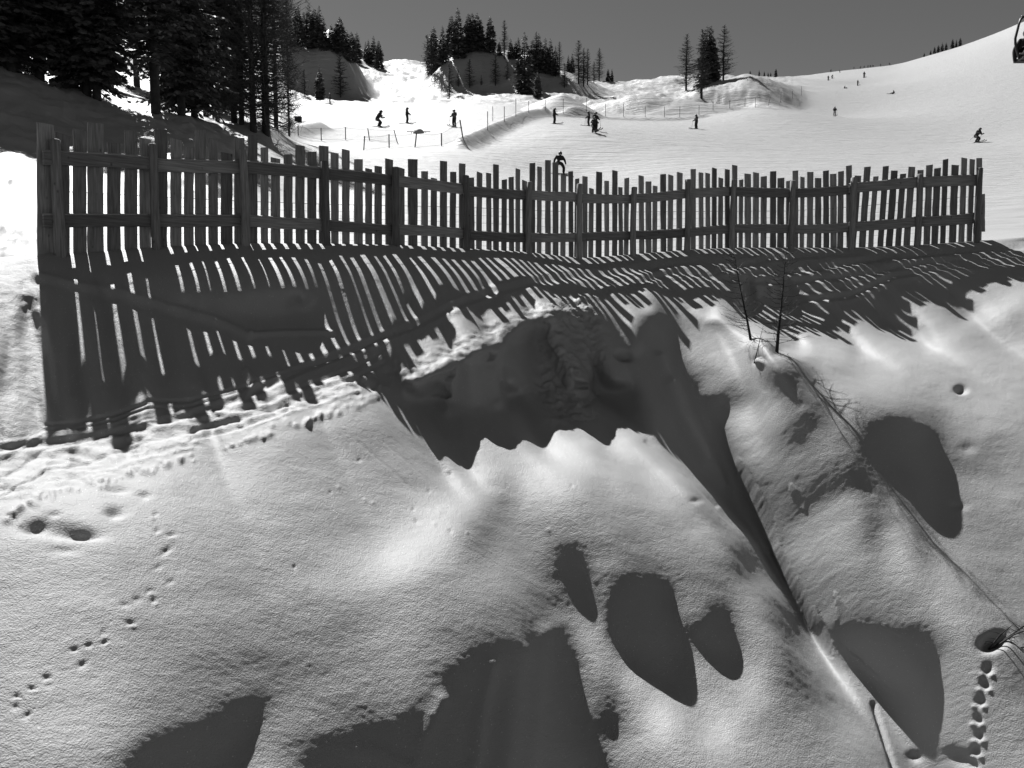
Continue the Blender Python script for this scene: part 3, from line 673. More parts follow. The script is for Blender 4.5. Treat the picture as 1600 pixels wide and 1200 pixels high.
# rails between posts
def rail_run(tab, hpx):
    for i in range(len(POSTS)-1):
        p0, p1 = POSTS[i][0]-3, POSTS[i+1][0]+3
        if i == 0: p0 = 70
        if i == len(POSTS)-2: p1 = 1536
        y0, y1 = tab[i], tab[i+1]; m = MB(); cap = MB(); vs = []; cs = []; N = 6; sag = random.uniform(-1.5, 1.5)
        off_ = 0.055 + (0.05 if i % 2 else 0.0)
        for j in range(N+1):
            u = j/N; px = p0+(p1-p0)*u; py = y0+(y1-y0)*u+sag*math.sin(PI*u)+random.uniform(-.4, .4)
            c, t, nr = fpt(px, py, off_); h = hpx*float(np.interp(px, [95,383,620,905,1236,1525], [1.25,1.1,.95,.8,.83,.98]))*pxm(px)*.5*(1+random.uniform(-.04, .04)); c -= FB0
            for a, b in ((-1, -1), (1, -1), (1, 1), (-1, 1)): vs.append(c+nr*(a*.03)+Vector((0, 0, b*h)))
            ch = h+.003
            for a, b in ((-.8, 0), (.8, 0), (.5, 1), (-.5, 1)): cs.append(c+nr*(a*.03)+Vector((0, 0, ch+b*.018*(1+.8*random.random()))))
        fs = [(4*j+a, 4*j+(a+1) % 4, 4*j+4+(a+1) % 4, 4*j+4+a) for j in range(N) for a in range(4)]+[(3,2,1,0),(4*N,4*N+1,4*N+2,4*N+3)]
        m.add(vs, fs); cap.add(cs, fs)
        o = m.obj('rail', M_RAIL, fence); cap.obj('snow_cap', M_SNOW, o, True)
rail_run([y+0 for y in UPR], 14.5); rail_run(LOR, 14)
# slats behind the rails
def slat(px, w, ty, m, back=0.13):
    by = float(fence_b(px))+4; lean = 0
    if 1342 <= px <= 1430: lean = -9
    elif 1430 < px < 1530: lean = -5
    elif px > 690: lean = random.uniform(-1.5, 1.0)
    if ty > 300: by = 361
    hw = w*pxm(px)*.5*(.88 if px < 420 else .95); n = 9; th = .014; vs = []
    tilt = random.uniform(-.012, .012); jl = [random.gauss(0, .04) for _ in range(n)]; jr = [random.gauss(0, .04) for _ in range(n)]
    for j in range(n):
        u = j/(n-1); c, t, nr = fpt(px+lean*(1-u), by+(ty-by)*u, back); c -= FB0
        if j == 0 and ty < 300: c.z -= .22
        l = hw*(1+jl[j]*(.9 if j < n-1 else 0)); r = hw*(1+jr[j]*(.9 if j < n-1 else 0)); e = tilt if j == n-1 else 0
        for a, s_, z in ((-l, -th, -e), (r, -th, e), (r, th, e), (-l, th, -e)): vs.append(c+t*a+nr*s_+Vector((0, 0, z)))
    m.add(vs, [(4*j+a, 4*j+(a+1) % 4, 4*j+4+(a+1) % 4, 4*j+4+a) for j in range(n-1) for a in range(4)]+[(3,2,1,0),(4*n-4,4*n-3,4*n-2,4*n-1)])
order = sorted(range(len(SLATS)), key=lambda i: -SLATS[i][1]*(400-SLATS[i][2]))
rest = MB()
for i in range(len(SLATS)):
    if order.index(i) < 100:
        m = MB(); slat(*SLATS[i], m); m.obj('slat', M_WOOD, fence)
    else: slat(*SLATS[i], rest)
if rest.v:
    o = rest.obj('narrow_slat', M_WOOD, fence); o['kind'] = 'stuff'
# wire netting stapled to the back
m = MB(); NP = 150
TOPW = lambda px: float(np.interp(px, [70,250,383,510,728,905,1073,1236,1330,1432,1530], [295,305,312,317,322,330,329,328,322,312,305]))
for k in range(6):
    pts = []
    for j in range(NP+1):
        px = 70+(1536-70)*j/NP; b = float(fence_b(px))-2; y = TOPW(px)+(b-TOPW(px))*k/5.5
        pts.append(fpt(px, y, .17)[0]-FB0)
    m.tube(pts, .0045 if k == 0 else .0022, 3, False)
for j in range(210):
    px = 72+(1534-72)*j/209; b = float(fence_b(px))
    m.tube([fpt(px, TOPW(px), .17)[0]-FB0, fpt(px, b, .17)[0]-FB0], .0016, 3, False)
m.obj('wire_netting', M_WIRE, fence)

# ---------------------------------------------------------------- trees
def frond(m, p, d, length, droop, rnd, size, n):
    """a spruce bough: stick with drooping sprays of needle-sized faces on both sides"""
    d = d.normalized(); side = d.cross(Vector((0, 0, 1))).normalized()
    for i in range(n):
        u = (i+rnd.random()*.8)/n; u = .12+.88*u
        c = p+d*(length*u)+Vector((0, 0, -droop*length*u*u+.10*length*max(0, u-.7)))
        for sg in (-1, 1):
            if rnd.random() < .12: continue
            L = size*(1.25-.75*u)*rnd.uniform(.7, 1.3); w = L*rnd.uniform(.16, .26)
            a = (side*sg*rnd.uniform(.55, 1.0)+d*rnd.uniform(.35, .9)+Vector((0, 0, rnd.uniform(-.75, .12)))).normalized()
            b = a.cross(Vector((rnd.uniform(-1, 1), rnd.uniform(-1, 1), rnd.uniform(-.3, 1)))).normalized()*w
            m.add([c-b*.4, c+a*L*.55-b, c+a*L, c+a*L*.55+b], [(0, 1, 2, 3)])
def make_spruce(seed, H, R, base, step, nb, n, size, thin=1.0):
    rnd = random.Random(seed); cr = MB(); z = base
    while z < H*.985:
        u = (z-base)/(H-base); r = R*(1-u)**.85*(.75+.25*min(1, u*6))+.12
        for k in range(nb if u < .8 else max(3, nb-2)):
            if rnd.random() > thin: continue
            a = rnd.uniform(0, 2*PI); L = r*rnd.uniform(.55, 1.12)
            dz = -.25+.75*u+rnd.uniform(-.12, .12)
            p = Vector((0, 0, z+rnd.uniform(-.5, .5)*step)); d = Vector((math.cos(a), math.sin(a), dz))
            frond(cr, p, d, L, .22*(1-u), rnd, min(size, L*.8), max(3, int(n*L/R)+1))
            if L > .8: cr.tube([p, p+d.normalized()*L*.9+Vector((0, 0, -.22*(1-u)*L*.8))], [.02+.012*L, .008], 3, False)
        z += step*rnd.uniform(.8, 1.2)
    tr = MB(); tr.tube([(0, 0, -.6), (0, 0, 0), (rnd.uniform(-.05, .05), 0, H*.4), (0, 0, H)], [H*.0125, H*.0115, H*.008, .015], 8)
    return tr.mesh('trunk', M_BARK, True), cr.mesh('crown', M_NEED)
def make_larch(seed, H, R, base, step, nb, tw, thick=1.0, bend=0.1):
    rnd = random.Random(seed); cr = MB(); z = base
    while z < H*.98:
        u = (z-base)/(H-base); r = R*(1-u)**.8*(.6+.4*min(1, u*4))+.15
        for k in range(nb):
            a = rnd.uniform(0, 2*PI); L = r*rnd.uniform(.45, 1.1); p = Vector((0, 0, z+rnd.uniform(-.5, .5)*step))
            d = Vector((math.cos(a), math.sin(a), rnd.uniform(-.15, .25)+.45*u))
            q = p+d*L*.5+Vector((0, 0, -bend*L*.3)); e = p+d*L+Vector((0, 0, bend*L*.5))
            cr.tube([p, q, e], [.020*thick+.006*L, .013*thick, .005*thick], 3, False)
            for t in range(tw):
                v = rnd.uniform(.25, 1); c = p.lerp(q, v*2) if v < .5 else q.lerp(e, v*2-1)
                s_ = Vector((rnd.uniform(-1, 1), rnd.uniform(-1, 1), rnd.uniform(-.9, .5))).normalized()*L*rnd.uniform(.12, .32)
                cr.tube([c, c+s_*.6+Vector((0, 0, -.02)), c+s_], [.008*thick, .006*thick, .003*thick], 3, False)
        z += step*rnd.uniform(.7, 1.3)
    tr = MB(); tr.tube([(0, 0, -.6), (0, 0, 0), (rnd.uniform(-.04, .04)*H*.1, 0, H*.5), (0, 0, H)], [H*.0125, H*.0115, H*.007, .012], 8)
    return tr.mesh('trunk', M_BARK, True), cr.mesh('crown', M_TWIG)
BIGS = [make_spruce(s_, 20, 2.9, b_, .36, 8, 15, .62) for s_, b_ in ((1, 1.0), (2, 2.2), (3, 1.4))]
BIGT = make_spruce(5, 20, 2.2, 3.2, .42, 7, 11, .5, .9)
BIGL = [make_larch(s_, 20, 3.4, b_, .17, 6, 9, 1.5, .25) for s_, b_ in ((11, .8), (12, 1.6))]
FARS = [make_spruce(s_, 12, r_, .5, .42, 9, 6, .8) for s_, r_ in ((21, 1.8), (22, 1.35), (23, 1.6), (24, 1.1))]
FARL = [make_larch(s_, 12, r_, 1.2, .26, 6, 5, 2.2) for s_, r_ in ((31, 2.0), (32, 1.5), (33, 2.3))]
LARCH_SMALL = make_larch(41, 7, 1.3, .5, .22, 5, 5, 2.6)
def plant(meshes, name, label, cat, loc, h, h0, group, wide=1.0):
    t = thing(name, label, cat, loc, random.uniform(0, 6.28), group, (h/h0*wide, h/h0*wide, h/h0))
    link('trunk', meshes[0], t); link('crown', meshes[1], t); return t
# near wood on the left bank
NEARW = [ # px, py of the foot, min distance, kind, height, width factor
 (18,112,27,'s',11,1.35),(62,124,27,'s',12,1.3),(104,138,27,'s',11,1.25),(136,150,27,'s',13,1.1),(152,156,27,'s',12,1.2),(245,178,29,'t',13,1.35),(284,180,30,'s',12,1.2),(304,186,30,'s',13,1.1),(340,190,30,'s',11,1.0),(366,192,34,'t',13,1.2),
 (397,207,32,'l',15,1.1),(416,192,44,'l',17,1.1),(452,188,60,'l',15,.5),(432,190,52,'l',17,.8),(378,195,38,'l',13,1.0),
 (-30,100,27,'s',11,1.35),(-80,95,27,'s',12,1.3),(-150,90,27,'s',12,1.3),
 (30,100,45,'t',17,1.2),(100,95,50,'t',18,1.2),(172,110,60,'t',20,1.2),(214,110,70,'t',21,1.1),(262,120,62,'t',20,1.1),(322,150,58,'t',18,1.0),(352,155,70,'s',20,1.0)]
ORD = ['first','second','third','fourth','fifth','sixth','seventh','eighth','ninth','tenth','eleventh','twelfth','thirteenth','fourteenth','fifteenth','sixteenth','seventeenth','eighteenth','nineteenth','twentieth','twenty first','twenty second','twenty third','twenty fourth','twenty fifth','twenty sixth','twenty seventh','twenty eighth','twenty ninth','thirtieth']
KN = {'s': ('spruce_tree', 'dense spruce'), 't': ('spruce_tree', 'bare trunked spruce'), 'l': ('larch_tree', 'leafless larch')}
front = [e for e in NEARW if e[2] < 40]; back_ = [e for e in NEARW if e[2] >= 40]
for grp, ents, where in (('trees at the front edge of the shady wood', front, 'along the front of the wood'), ('trees deeper inside the shady wood', back_, 'deep inside the wood')):
    ents = sorted(ents)
    for kk in 'stl':
        sub = [e for e in ents if e[3] == kk]
        for i, (px, py, dmin, kd, h, wd) in enumerate(sub):
            loc = far_hit(px, py, dmin)
            if dmin >= 40:
                loc = far_point(px, dmin)
            ms = {'s': BIGS[i % 3], 't': BIGT, 'l': BIGL[i % 2]}[kd]
            lab = f'{KN[kd][1]} {where}' if len(sub) == 1 else f'{KN[kd][1]}, {ORD[i]} from left {where}'
            plant(ms, KN[kd][0], lab, 'tree', loc, h, 20, grp, wd)
# distant trees: px, foot py, top py, kind
CL = {
 'on the left hill beside the wood': (150, [(444,75,23,'s'),(454,73,26,'s'),(466,73,14,'s'),(476,72,24,'l'),(484,74,11,'s'),(492,76,17,'s'),(500,78,17,'s'),(507,80,30,'s'),(519,84,47,'s'),(526,88,44,'s'),(533,92,35,'s'),(542,95,49,'s'),(551,97,52,'s'),(558,99,53,'s'),(572,98,68,'s'),(577,101,65,'s'),(584,104,61,'s'),(592,108,66,'s')]),
 'on the slope under the left hill': (130, [(501,154,105,'s'),(533,154,87,'d'),(476,150,110,'d'),(452,190,120,'d')][:3]),
 'on the wooded knoll in the middle': (150, [(668,112,60,'d'),(674,118,62,'l'),(678,112,45,'s'),(692,101,44,'s'),(706,82,23,'s'),(716,98,24,'s'),(732,84,26,'s'),(739,84,27,'s'),(746,82,26,'s'),(752,82,35,'s'),(766,84,30,'s'),(788,95,38,'l'),(781,88,67,'s'),(799,94,63,'s'),(807,94,67,'s'),(811,95,63,'s')]),
 'on the face of the middle knoll': (140, [(702,154,103,'d'),(716,140,115,'d'),(734,137,95,'d'),(753,137,122,'d'),(775,137,88,'d'),(793,133,105,'d')]),
 'right of the middle knoll': (150, [(821,148,57,'s'),(840,154,115,'b'),(833,116,67,'s'),(838,116,56,'l'),(843,116,58,'s'),(852,116,63,'s'),(861,118,66,'s'),(868,120,75,'s'),(875,118,70,'l'),(882,140,103,'d'),(889,104,79,'s'),(894,106,76,'s'),(905,136,72,'l'),(912,136,79,'l'),(919,134,80,'l'),(929,130,98,'l'),(936,126,77,'l'),(950,127,108,'s'),(956,127,108,'s')]),
 'in the clump right of the snow jumps': (140, [(1072,144,61,'l'),(1096,155,52,'l'),(1104,133,45,'s'),(1110,130,47,'s'),(1117,126,70,'s'),(1130,126,45,'l')]),
 'on the skyline behind the small knoll': (250, [(1172,119,111,'s'),(1186,119,110,'s'),(1195,119,111,'s'),(1200,119,112,'s'),(1205,119,112,'s'),(1213,121,108,'s')]),
 'on the ridge of the open piste': (300, [(1444,80,74,'s'),(1454,78,70,'s'),(1460,77,66,'s'),(1467,75,63,'s'),(1473,74,60,'s'),(1479,73,61,'s'),(1488,70,55,'s'),(1494,68,56,'s'),(1500,66,53,'s')]),
}
for where, (dmin, ents) in CL.items():
    for kk, nm, desc in (('s','spruce_tree','distant dark spruce'),('l','larch_tree','distant bare larch'),('d','larch_tree','thin bare young larch'),('b','spruce_tree','short bushy spruce')):
        sub = sorted(e for e in ents if e[3] == kk)
        for i, (px, by, ty, kd) in enumerate(sub):
            loc = far_hit(px, by, dmin); h = max(2.0, (by-ty)*loc.y/FPX)
            ms = {'s': FARS[(i*7+int(px)) % 4], 'b': FARS[0], 'l': FARL[i % 3], 'd': LARCH_SMALL}[kd]
            lab = f'{desc} {where}' if len(sub) == 1 else f'{desc}, {ORD[i]} from left {where}'
            plant(ms, nm, lab, 'tree', loc, h, 7 if kd == 'd' else 12, 'trees '+where, {'b': 1.7, 's': 1.75, 'l': 1.7, 'd': 1.5}[kd])
# young larches on the mound below the fence
def sapling(px, by, tx, ty, label, seed, nb, asym, wfac=1.0):
    rnd = random.Random(seed); base = near_hit(px, by); Y = base.y
    top = Vector(P(tx, ty, Y)); H = (top-base).length; ax = (top-base)
    t = thing('larch_sapling', label, 'sapling', base, 0, 'young larches poking out of the snow mound'); tr = MB(); br = MB()
    k = H/1.8
    pts = [ax*u+Vector((rnd.uniform(-.012, .012), 0, 0))*k for u in (-.06, 0, .2, .4, .6, .8, 1.0)]
    tr.tube(pts, [.034*k*wfac, .030*k*wfac, .024*k*wfac, .018*k*wfac, .012*k*wfac, .006*k*wfac, .002*k], 7)
    for i in range(nb):
        u = .06+.9*(i+rnd.random())/nb; a = rnd.uniform(0, 2*PI)
        L = k*rnd.uniform(.28, .72)*(1-u*.72)
        d = Vector((math.cos(a)+asym, math.sin(a)*.8, rnd.uniform(.0, .4))); d.normalize()
        p = ax*u; q = p+d*L*.5+Vector((0, 0, -.05*L)); e = p+d*L+Vector((0, 0, .10*L))
        br.tube([p, q, e], [.006*k, .0042*k, .0014*k], 4, False)
        for j in range(rnd.randint(3, 7)):
            v = rnd.uniform(.3, 1); c = p.lerp(q, v*2) if v < .5 else q.lerp(e, v*2-1)
            s_ = (d+Vector((rnd.uniform(-1, 1), rnd.uniform(-1, 1), rnd.uniform(-.5, .8)))).normalized()*L*rnd.uniform(.12, .35)
            br.tube([c, c+s_], [.0022*k, .0009*k], 3, False)
    tr.obj('trunk', M_BARK, t, True); br.obj('branches', M_TWIG, t); return t
sapling(1217,546,1230,383,'taller straight larch sapling in front of the fence, beside a leaning one', 3, 74, .12)
sapling(1173,525,1145,388,'leaning leafless larch sapling with its branches swept to the left', 4, 66, -.45, .9)
sapling(1185,563,1194,502,'smallest larch sapling between and below the other two', 5, 14, 0, .9)
# bush in the snow hollow at the right edge
b0 = near_hit(1556, 1004); bt = thing('bare_bush', 'bare twiggy bush sticking out of a snow hollow at the right edge', 'bush', b0)
rnd = random.Random(8); bm_ = MB(); tw_ = MB(); kk = b0.y/FPX
for (ex, ey, n_) in ((70,-45,9),(45,-10,6),(60,25,6),(20,-50,6),(90,-10,8),(-28,-22,5),(110,-60,8)):
    e = Vector((ex*kk, rnd.uniform(-.2, .2), -ey*kk)); mid = e*.5+Vector((0, 0, .03*rnd.uniform(-1, 1)))
    bm_.tube([(-.02, 0, -.05), mid, e], [.014, .009, .003], 5, False)
    for j in range(n_):
        v = rnd.uniform(.25, 1); c = e*v; s_ = Vector((rnd.uniform(-1, 1), rnd.uniform(-.6, .6), rnd.uniform(-.6, 1))).normalized()*rnd.uniform(.08, .22)
        tw_.tube([c, c+s_*.5+Vector((0, 0, .01)), c+s_], [.004, .003, .001], 3, False)
bm_.obj('stem', M_BARK, bt, True); tw_.obj('twigs', M_TWIG, bt)

# ---------------------------------------------------------------- people
def skin_mesh(name, pts, edges, rad, mats, pick):
    me = bpy.data.meshes.new(name+'_cage'); me.from_pydata(pts, edges, []); o = bpy.data.objects.new(name+'_cage', me); COL.objects.link(o)
    o.modifiers.new('s', 'SKIN'); sv = me.skin_vertices[0].data
    for i, r in enumerate(rad): sv[i].radius = (r, r) if not isinstance(r, tuple) else r
    sv[0].use_root = True
    m = o.modifiers.new('d', 'SUBSURF'); m.levels = 2
    dg = bpy.context.evaluated_depsgraph_get(); ev = o.evaluated_get(dg); out = bpy.data.meshes.new_from_object(ev); out.name = name
    bpy.data.objects.remove(o); bpy.data.meshes.remove(me)
    for mt in mats: out.materials.append(mt)
    for p in out.polygons: p.use_smooth = True; p.material_index = pick(p.center)
    return out
JN = ['pelvis','chest','neck','head','crown']
POSE = {
 'stand': dict(pelvis=(0,0,.95), chest=(.02,0,1.27), neck=(.03,0,1.47), hip=(0,.10,.88), knee=(.06,.12,.49), ankle=(-.02,.12,.10), toe=(.17,.12,.06), sh=(.0,.19,1.40), el=(.06,.27,1.14), ha=(.28,.25,1.02)),
 'crouch': dict(pelvis=(-.16,0,.74), chest=(.06,0,1.02), neck=(.17,0,1.20), hip=(-.14,.11,.70), knee=(.18,.13,.44), ankle=(-.02,.13,.10), toe=(.18,.13,.06), sh=(.10,.20,1.14), el=(.12,.32,.90), ha=(.38,.27,.88)),
 'board': dict(pelvis=(0,0,.80), chest=(.03,.03,1.10), neck=(.05,.04,1.29), hip=(.0,.13,.74), knee=(.12,.27,.44), ankle=(0,.27,.10), toe=(.14,.27,.06), sh=(.02,.20,1.22), el=(.05,.33,.98), ha=(.10,.38,.74)),
 'sit': dict(pelvis=(0,0,.14), chest=(-.05,0,.46), neck=(-.02,0,.66), hip=(.05,.11,.14), knee=(.42,.14,.32), ankle=(.72,.14,.10), toe=(.80,.14,.22), sh=(-.05,.19,.59), el=(-.14,.28,.36), ha=(-.10,.30,.10)),
}
def body(pose, mirror_hand=None, legs=None, cloth=None):
    J = POSE[pose]; v = []; e = []; r = []
    def a(p, rr, prev=None):
        v.append(p); r.append(rr); 
        if prev is not None: e.append((prev, len(v)-1))
        return len(v)-1
    nk = Vector(J['neck']); up = (nk-Vector(J['chest'])).normalized()
    pe = a(J['pelvis'], (.19, .16)); ch = a(J['chest'], (.215, .165), pe); ne = a(J['neck'], .08, ch)
    hd = a(tuple(nk+Vector((.03, 0, .10))), .095, ne); a(tuple(nk+Vector((.035, 0, .21))), .085, hd)
    a(tuple(nk+Vector((.135, 0, .09))), .018, hd)                       # nose
    for s_ in (1, -1):
        f = lambda k: (J[k][0], J[k][1]*s_, J[k][2])
        h = a(f('hip'), .125, pe); k_ = a(f('knee'), .098, h); an = a(f('ankle'), .088, k_); a(f('toe'), .06, an)
        s2 = a(f('sh'), .10, ch); hand = f('ha')
        el = a(f('el'), .078, s2); ha = a(hand, .058, el)
        dirv = (Vector(hand)-Vector(f('el'))).normalized(); a(tuple(Vector(hand)+dirv*.09), .03, ha)   # fingers in a mitten
        a(tuple(Vector(hand)+Vector((.04, -.04*s_, .03))), .018, ha)
    hz = J['neck'][2]; pz = J['pelvis'][2]
    mats = [cloth or M_CLOTHD, legs or cloth or M_CLOTHD, M_SKIN]
    def pick(c):
        if c.z > hz+.02 and c.x > J['neck'][0]+.07: return 2
        if pose != 'sit' and c.z < pz-.02 and abs(c.y) < .2: return 1
        return 0
    return skin_mesh('body', v, e, r, mats, pick)
def helmet(pose):
    J = POSE[pose]; m = MB(); n = Vector(J['neck']); m.ball(n+Vector((.015, 0, .16)), .135, (1.05, .95, 1.0), 12, 8); h = m.mesh('helmet', M_HELM, True)
    g = MB(); g.box(n+Vector((.115, 0, .145)), (.035, 0, 0), (0, .085, 0), (0, 0, .035)); return h, g.mesh('goggles', M_METAL)
def ski_mesh():
    m = MB(); L = .82; pts = [(-L, .0), (L*.8, 0), (L*.93, .03), (L*1.05, .10)]
    vs = []
    for i, (x, z) in enumerate(pts):
        w = [.045, .045, .048, .02][i]
        for y_, dz in ((-w, 0), (w, 0), (w, .022), (-w, .022)): vs.append((x, y_, z+dz))
    m.add(vs, [(4*j+a, 4*j+(a+1) % 4, 4*j+4+(a+1) % 4, 4*j+4+a) for j in range(3) for a in range(4)]+[(3,2,1,0),(12,13,14,15)])
    m.box((-.02, 0, .045), (.17, 0, 0), (0, .035, 0), (0, 0, .025)); return m.mesh('ski', M_SKI)
SKI = ski_mesh()
def board_mesh():
    m = MB(); vs = []
    pts = [(-.80, .07, .05), (-.68, .0, .13), (0, 0, .12), (.68, 0, .13), (.80, .07, .05)]
    for x, z, w in pts:
        for y_, dz in ((-w, 0), (w, 0), (w, .02), (-w, .02)): vs.append((y_, x, z+dz))
    m.add(vs, [(4*j+a, 4*j+(a+1) % 4, 4*j+4+(a+1) % 4, 4*j+4+a) for j in range(4) for a in range(4)]+[(3,2,1,0),(16,17,18,19)]); return m.mesh('snowboard', M_SKI)
BOARD = board_mesh()
BODY = {}
def person(px, fy, hy, pose, face, label, cloth='d', legs=None, poles=True, gear='ski', lean=0, hfix=None, grp='skiers and boarders on the piste'):
    loc = far_hit(px, fy); full = {'stand': 1.76, 'crouch': 1.48, 'board': 1.57, 'sit': .95}[pose]
    h = hfix if hfix else (fy-hy)*loc.y/FPX; sc = min(max(h/full, .72), 1.25)
    key = (pose, cloth, legs)
    cm = {'d': M_CLOTHD, 'm': M_CLOTHM, 'l': M_CLOTHL, None: None}
    if key not in BODY: BODY[key] = (body(pose, None, cm[legs], cm[cloth]), helmet(pose))
    bm, (hm, gm) = BODY[key]
    t = thing('person', label, 'person', loc, math.radians(face), grp, (sc*1.18, sc*1.18, sc*1.04))
    if lean: t.rotation_euler = (math.radians(lean)*math.sin(math.radians(face)+PI/2), math.radians(lean)*0, math.radians(face)); t.rotation_mode = 'XYZ'
    b = link('body', bm, t); h_ = link('helmet', hm, t); link('goggles', gm, h_)
    J = POSE[pose]
    if gear == 'ski':
        for s_ in (1, -1):
            k = link('ski', SKI, t); k.location = (J['ankle'][0]+.08, J['ankle'][1]*s_, .0 if pose != 'sit' else .04)
    elif gear == 'board':
        k = link('snowboard', BOARD, t); k.location = (.06, 0, .0)
    if poles and gear == 'ski':
        for s_ in (1, -1):
            m = MB(); hx, hy_, hz = J['ha'][0], J['ha'][1]*s_, J['ha'][2]
            if pose == 'crouch': e = (hx-.75, hy_+.12*s_, .30)
            elif pose == 'sit': e = (hx-.9, hy_+.2*s_, .05)
            else: e = (hx+.12, hy_+.08*s_, 0)
            m.tube([(hx, hy_, hz+.10), e], .011, 5); m.obj('ski_pole', M_POLE, t)
    return t
person(592,199,175,'crouch',-8,'skier in dark clothes crouching at the left of the flat piste beyond the net')
person(637,193,170,'stand',-5,'skier in dark clothes standing upright with poles between two other skiers')
person(711,199,174,'stand',-125,'skier facing the camera with arms apart above the end of the net','m','d')
person(517,163,148,'stand',200,'small distant skier under the left hill near the wood','m')
person(867,194,171,'stand',-20,'lone upright skier just right of the snow berm','d',None,False)
person(921,197,176,'stand',190,'left skier of the tight cluster in the middle of the piste','d')
person(931,205,178,'stand',-60,'tallest skier at the back of the tight cluster in the middle','d')
person(928,208,186,'crouch',-75,'shorter skier in front of the tight cluster in the middle','d',None,False)
person(1088,202,181,'stand',200,'lone dark skier standing below the clump of trees','d')
person(873.5,272,240,'board',-80,'snowboarder with arms out just behind the middle of the fence','d',None,False,'board')
person(1304,182,168,'stand',-95,'skier in pale trousers alone in the middle of the right piste','m','l')
person(1527,224,203,'crouch',-70,'dark skier leaning into a turn near the right edge','d',None,True,'ski',-16)
person(1341,134,126,'stand',-60,'upright distant skier just below another on the upper piste','d')
person(1350,122,113,'stand',-80,'upright distant skier nearest the skyline of the right piste','d')
person(1295,126,119,'stand',-80,'distant standing skier, left one of a close pair','d')
person(1301,123,117.5,'crouch',-60,'distant crouching skier, right one of a close pair','d')
person(1321,138.5,135,'sit',0,'tiny figure sitting on the snow of the upper piste','d',None,False,'none')
person(1397,147,142,'sit',180,'dark figure crouched down alone in the middle of the upper piste','d',None,True,'ski')
for i, (px, fy) in enumerate(((1298,111.5),(1313,113.5),(1334,106),(1344,104.5),(1350,104),(1356,101.5),(1360,99.5),(1364,98.5),(1377,95.8),(1390,92.5))):
    person(px, fy, fy-3.5, 'stand' if i % 3 else 'crouch', -80+25*i, f'tiny far skier near the skyline, {ORD[i]} from left in the row', 'd', None, False, 'ski', 0, 1.3, 'tiny skiers along the skyline')
# ---------------------------------------------------------------- nets, rope line and small things on the piste
def posts_line(name, label, cat, rows, rad, rope_ts, net=False, post='pole', sag=.08):
    base = far_hit(rows[0][0], rows[0][2]); t = thing(name, label, cat, base); tops = []; bots = []
    for px, ty, by, lean in rows:
        b = far_hit(px, by); h = (by-ty)*b.y/FPX; top = b+Vector((lean*b.y/FPX, 0, h)); tops.append(top-base); bots.append(b-base)
        m = MB(); m.tube([b-base-Vector((0, 0, .2)), top-base], rad, 6); m.obj(post, M_POLE, t)
    def run(f, r, N=5):
        m = MB()
        for i in range(len(tops)-1):
            pts = []
            for j in range(N+1):
                u = j/N; p = (bots[i].lerp(tops[i], f)).lerp(bots[i+1].lerp(tops[i+1], f), u); p = p-Vector((0, 0, sag*4*u*(1-u))); pts.append(p)
            m.tube(pts, r, 3, False)
        return m
    for f in rope_ts: run(f, .012).obj('rope', M_NET, t)
    if net:
        m = MB()
        for i in range(len(tops)-1):
            L = (tops[i+1]-tops[i]).length; n = max(4, int(L/.14))
            for j in range(n):
                u = (j+.5)/n; a = bots[i].lerp(bots[i+1], u)+Vector((0, 0, .02)); c = tops[i].lerp(tops[i+1], u)-Vector((0, 0, sag*4*u*(1-u)))
                m.tube([a, c], .004, 3, False)
            for k in range(1, 9):
                m.tube([bots[i].lerp(tops[i], k/9), (bots[i].lerp(bots[i+1], .5)).lerp(tops[i].lerp(tops[i+1], .5), k/9)-Vector((0, 0, sag*k/9)), bots[i+1].lerp(tops[i+1], k/9)], .004, 3, False)
        m.obj('netting', M_NET, t)
    return t
posts_line('safety_net', 'further low safety net on dark poles across the flat piste', 'safety net', [(466,199,213,0),(502.5,201,220,0),(540,201,220,0),(578,202,220,-3),(623,204,224,-6)], .045, (.97, .1), True)
posts_line('safety_net', 'nearer low safety net on thick dark poles in front of the skiers', 'safety net', [(568,214,235,2),(607.5,211,231,0),(648,210,231,3),(690,209,228,0),(724,195,222,-5)], .055, (.97, .1), True)
posts_line('rope_fence', 'thin rope on slim poles following the snow berm and the jumps', 'rope fence', [(762,177,205,0),(771,168,190,0),(789,168,190,0),(807,156,183,0),(826,159,176,0),(851.5,157,173,0),(880.5,157,178,0),(916,162,181,0),(947,164,183,0),(975,166,185,0),(1007.5,170,186,0),(1038,170,186,0),(1063,170,186,0),(1091.5,168,182,0),(1115,161,174,0),(1140,161,173,0),(1165,154,168,0),(1180,154,168,0),(1200,152,166,3),(1220,149,163,0),(1237.5,145,157,0),(1251.5,136,150,0)], .035, (.35,), False, 'pole', .25)
kb = far_hit(467, 191); cr = thing('equipment_box', 'small dark box standing on the snow at the foot of the wood', 'box', kb)
m = MB(); m.box((0, 0, .22), (.32, 0, 0), (0, .25, 0), (0, 0, .22)); m.obj('case', M_CLOTHD, cr); m = MB(); m.box((0, -.01, .47), (.35, 0, 0), (0, .28, 0), (0, 0, .03)); m.obj('lid', M_METAL, cr)
kb = far_hit(654, 208); jr = thing('jib_rail', 'low slide rail lying across a small lump of snow', 'rail', kb)
m = MB(); L = 18*kb.y/FPX; m.tube([(-L, 0, .14), (L, 0, .14)], .04, 6); m.obj('bar', M_METAL, jr)
for x in (-.6*L, .6*L):
    m = MB(); m.tube([(x, 0, -.1), (x, 0, .14)], .03, 5); m.obj('leg', M_METAL, jr)
m = MB(); m.ball((0, .1, -.05), .55, (1.1, .8, .95), 14, 8); m.obj('snow_heap', M_SNOW, jr, True)
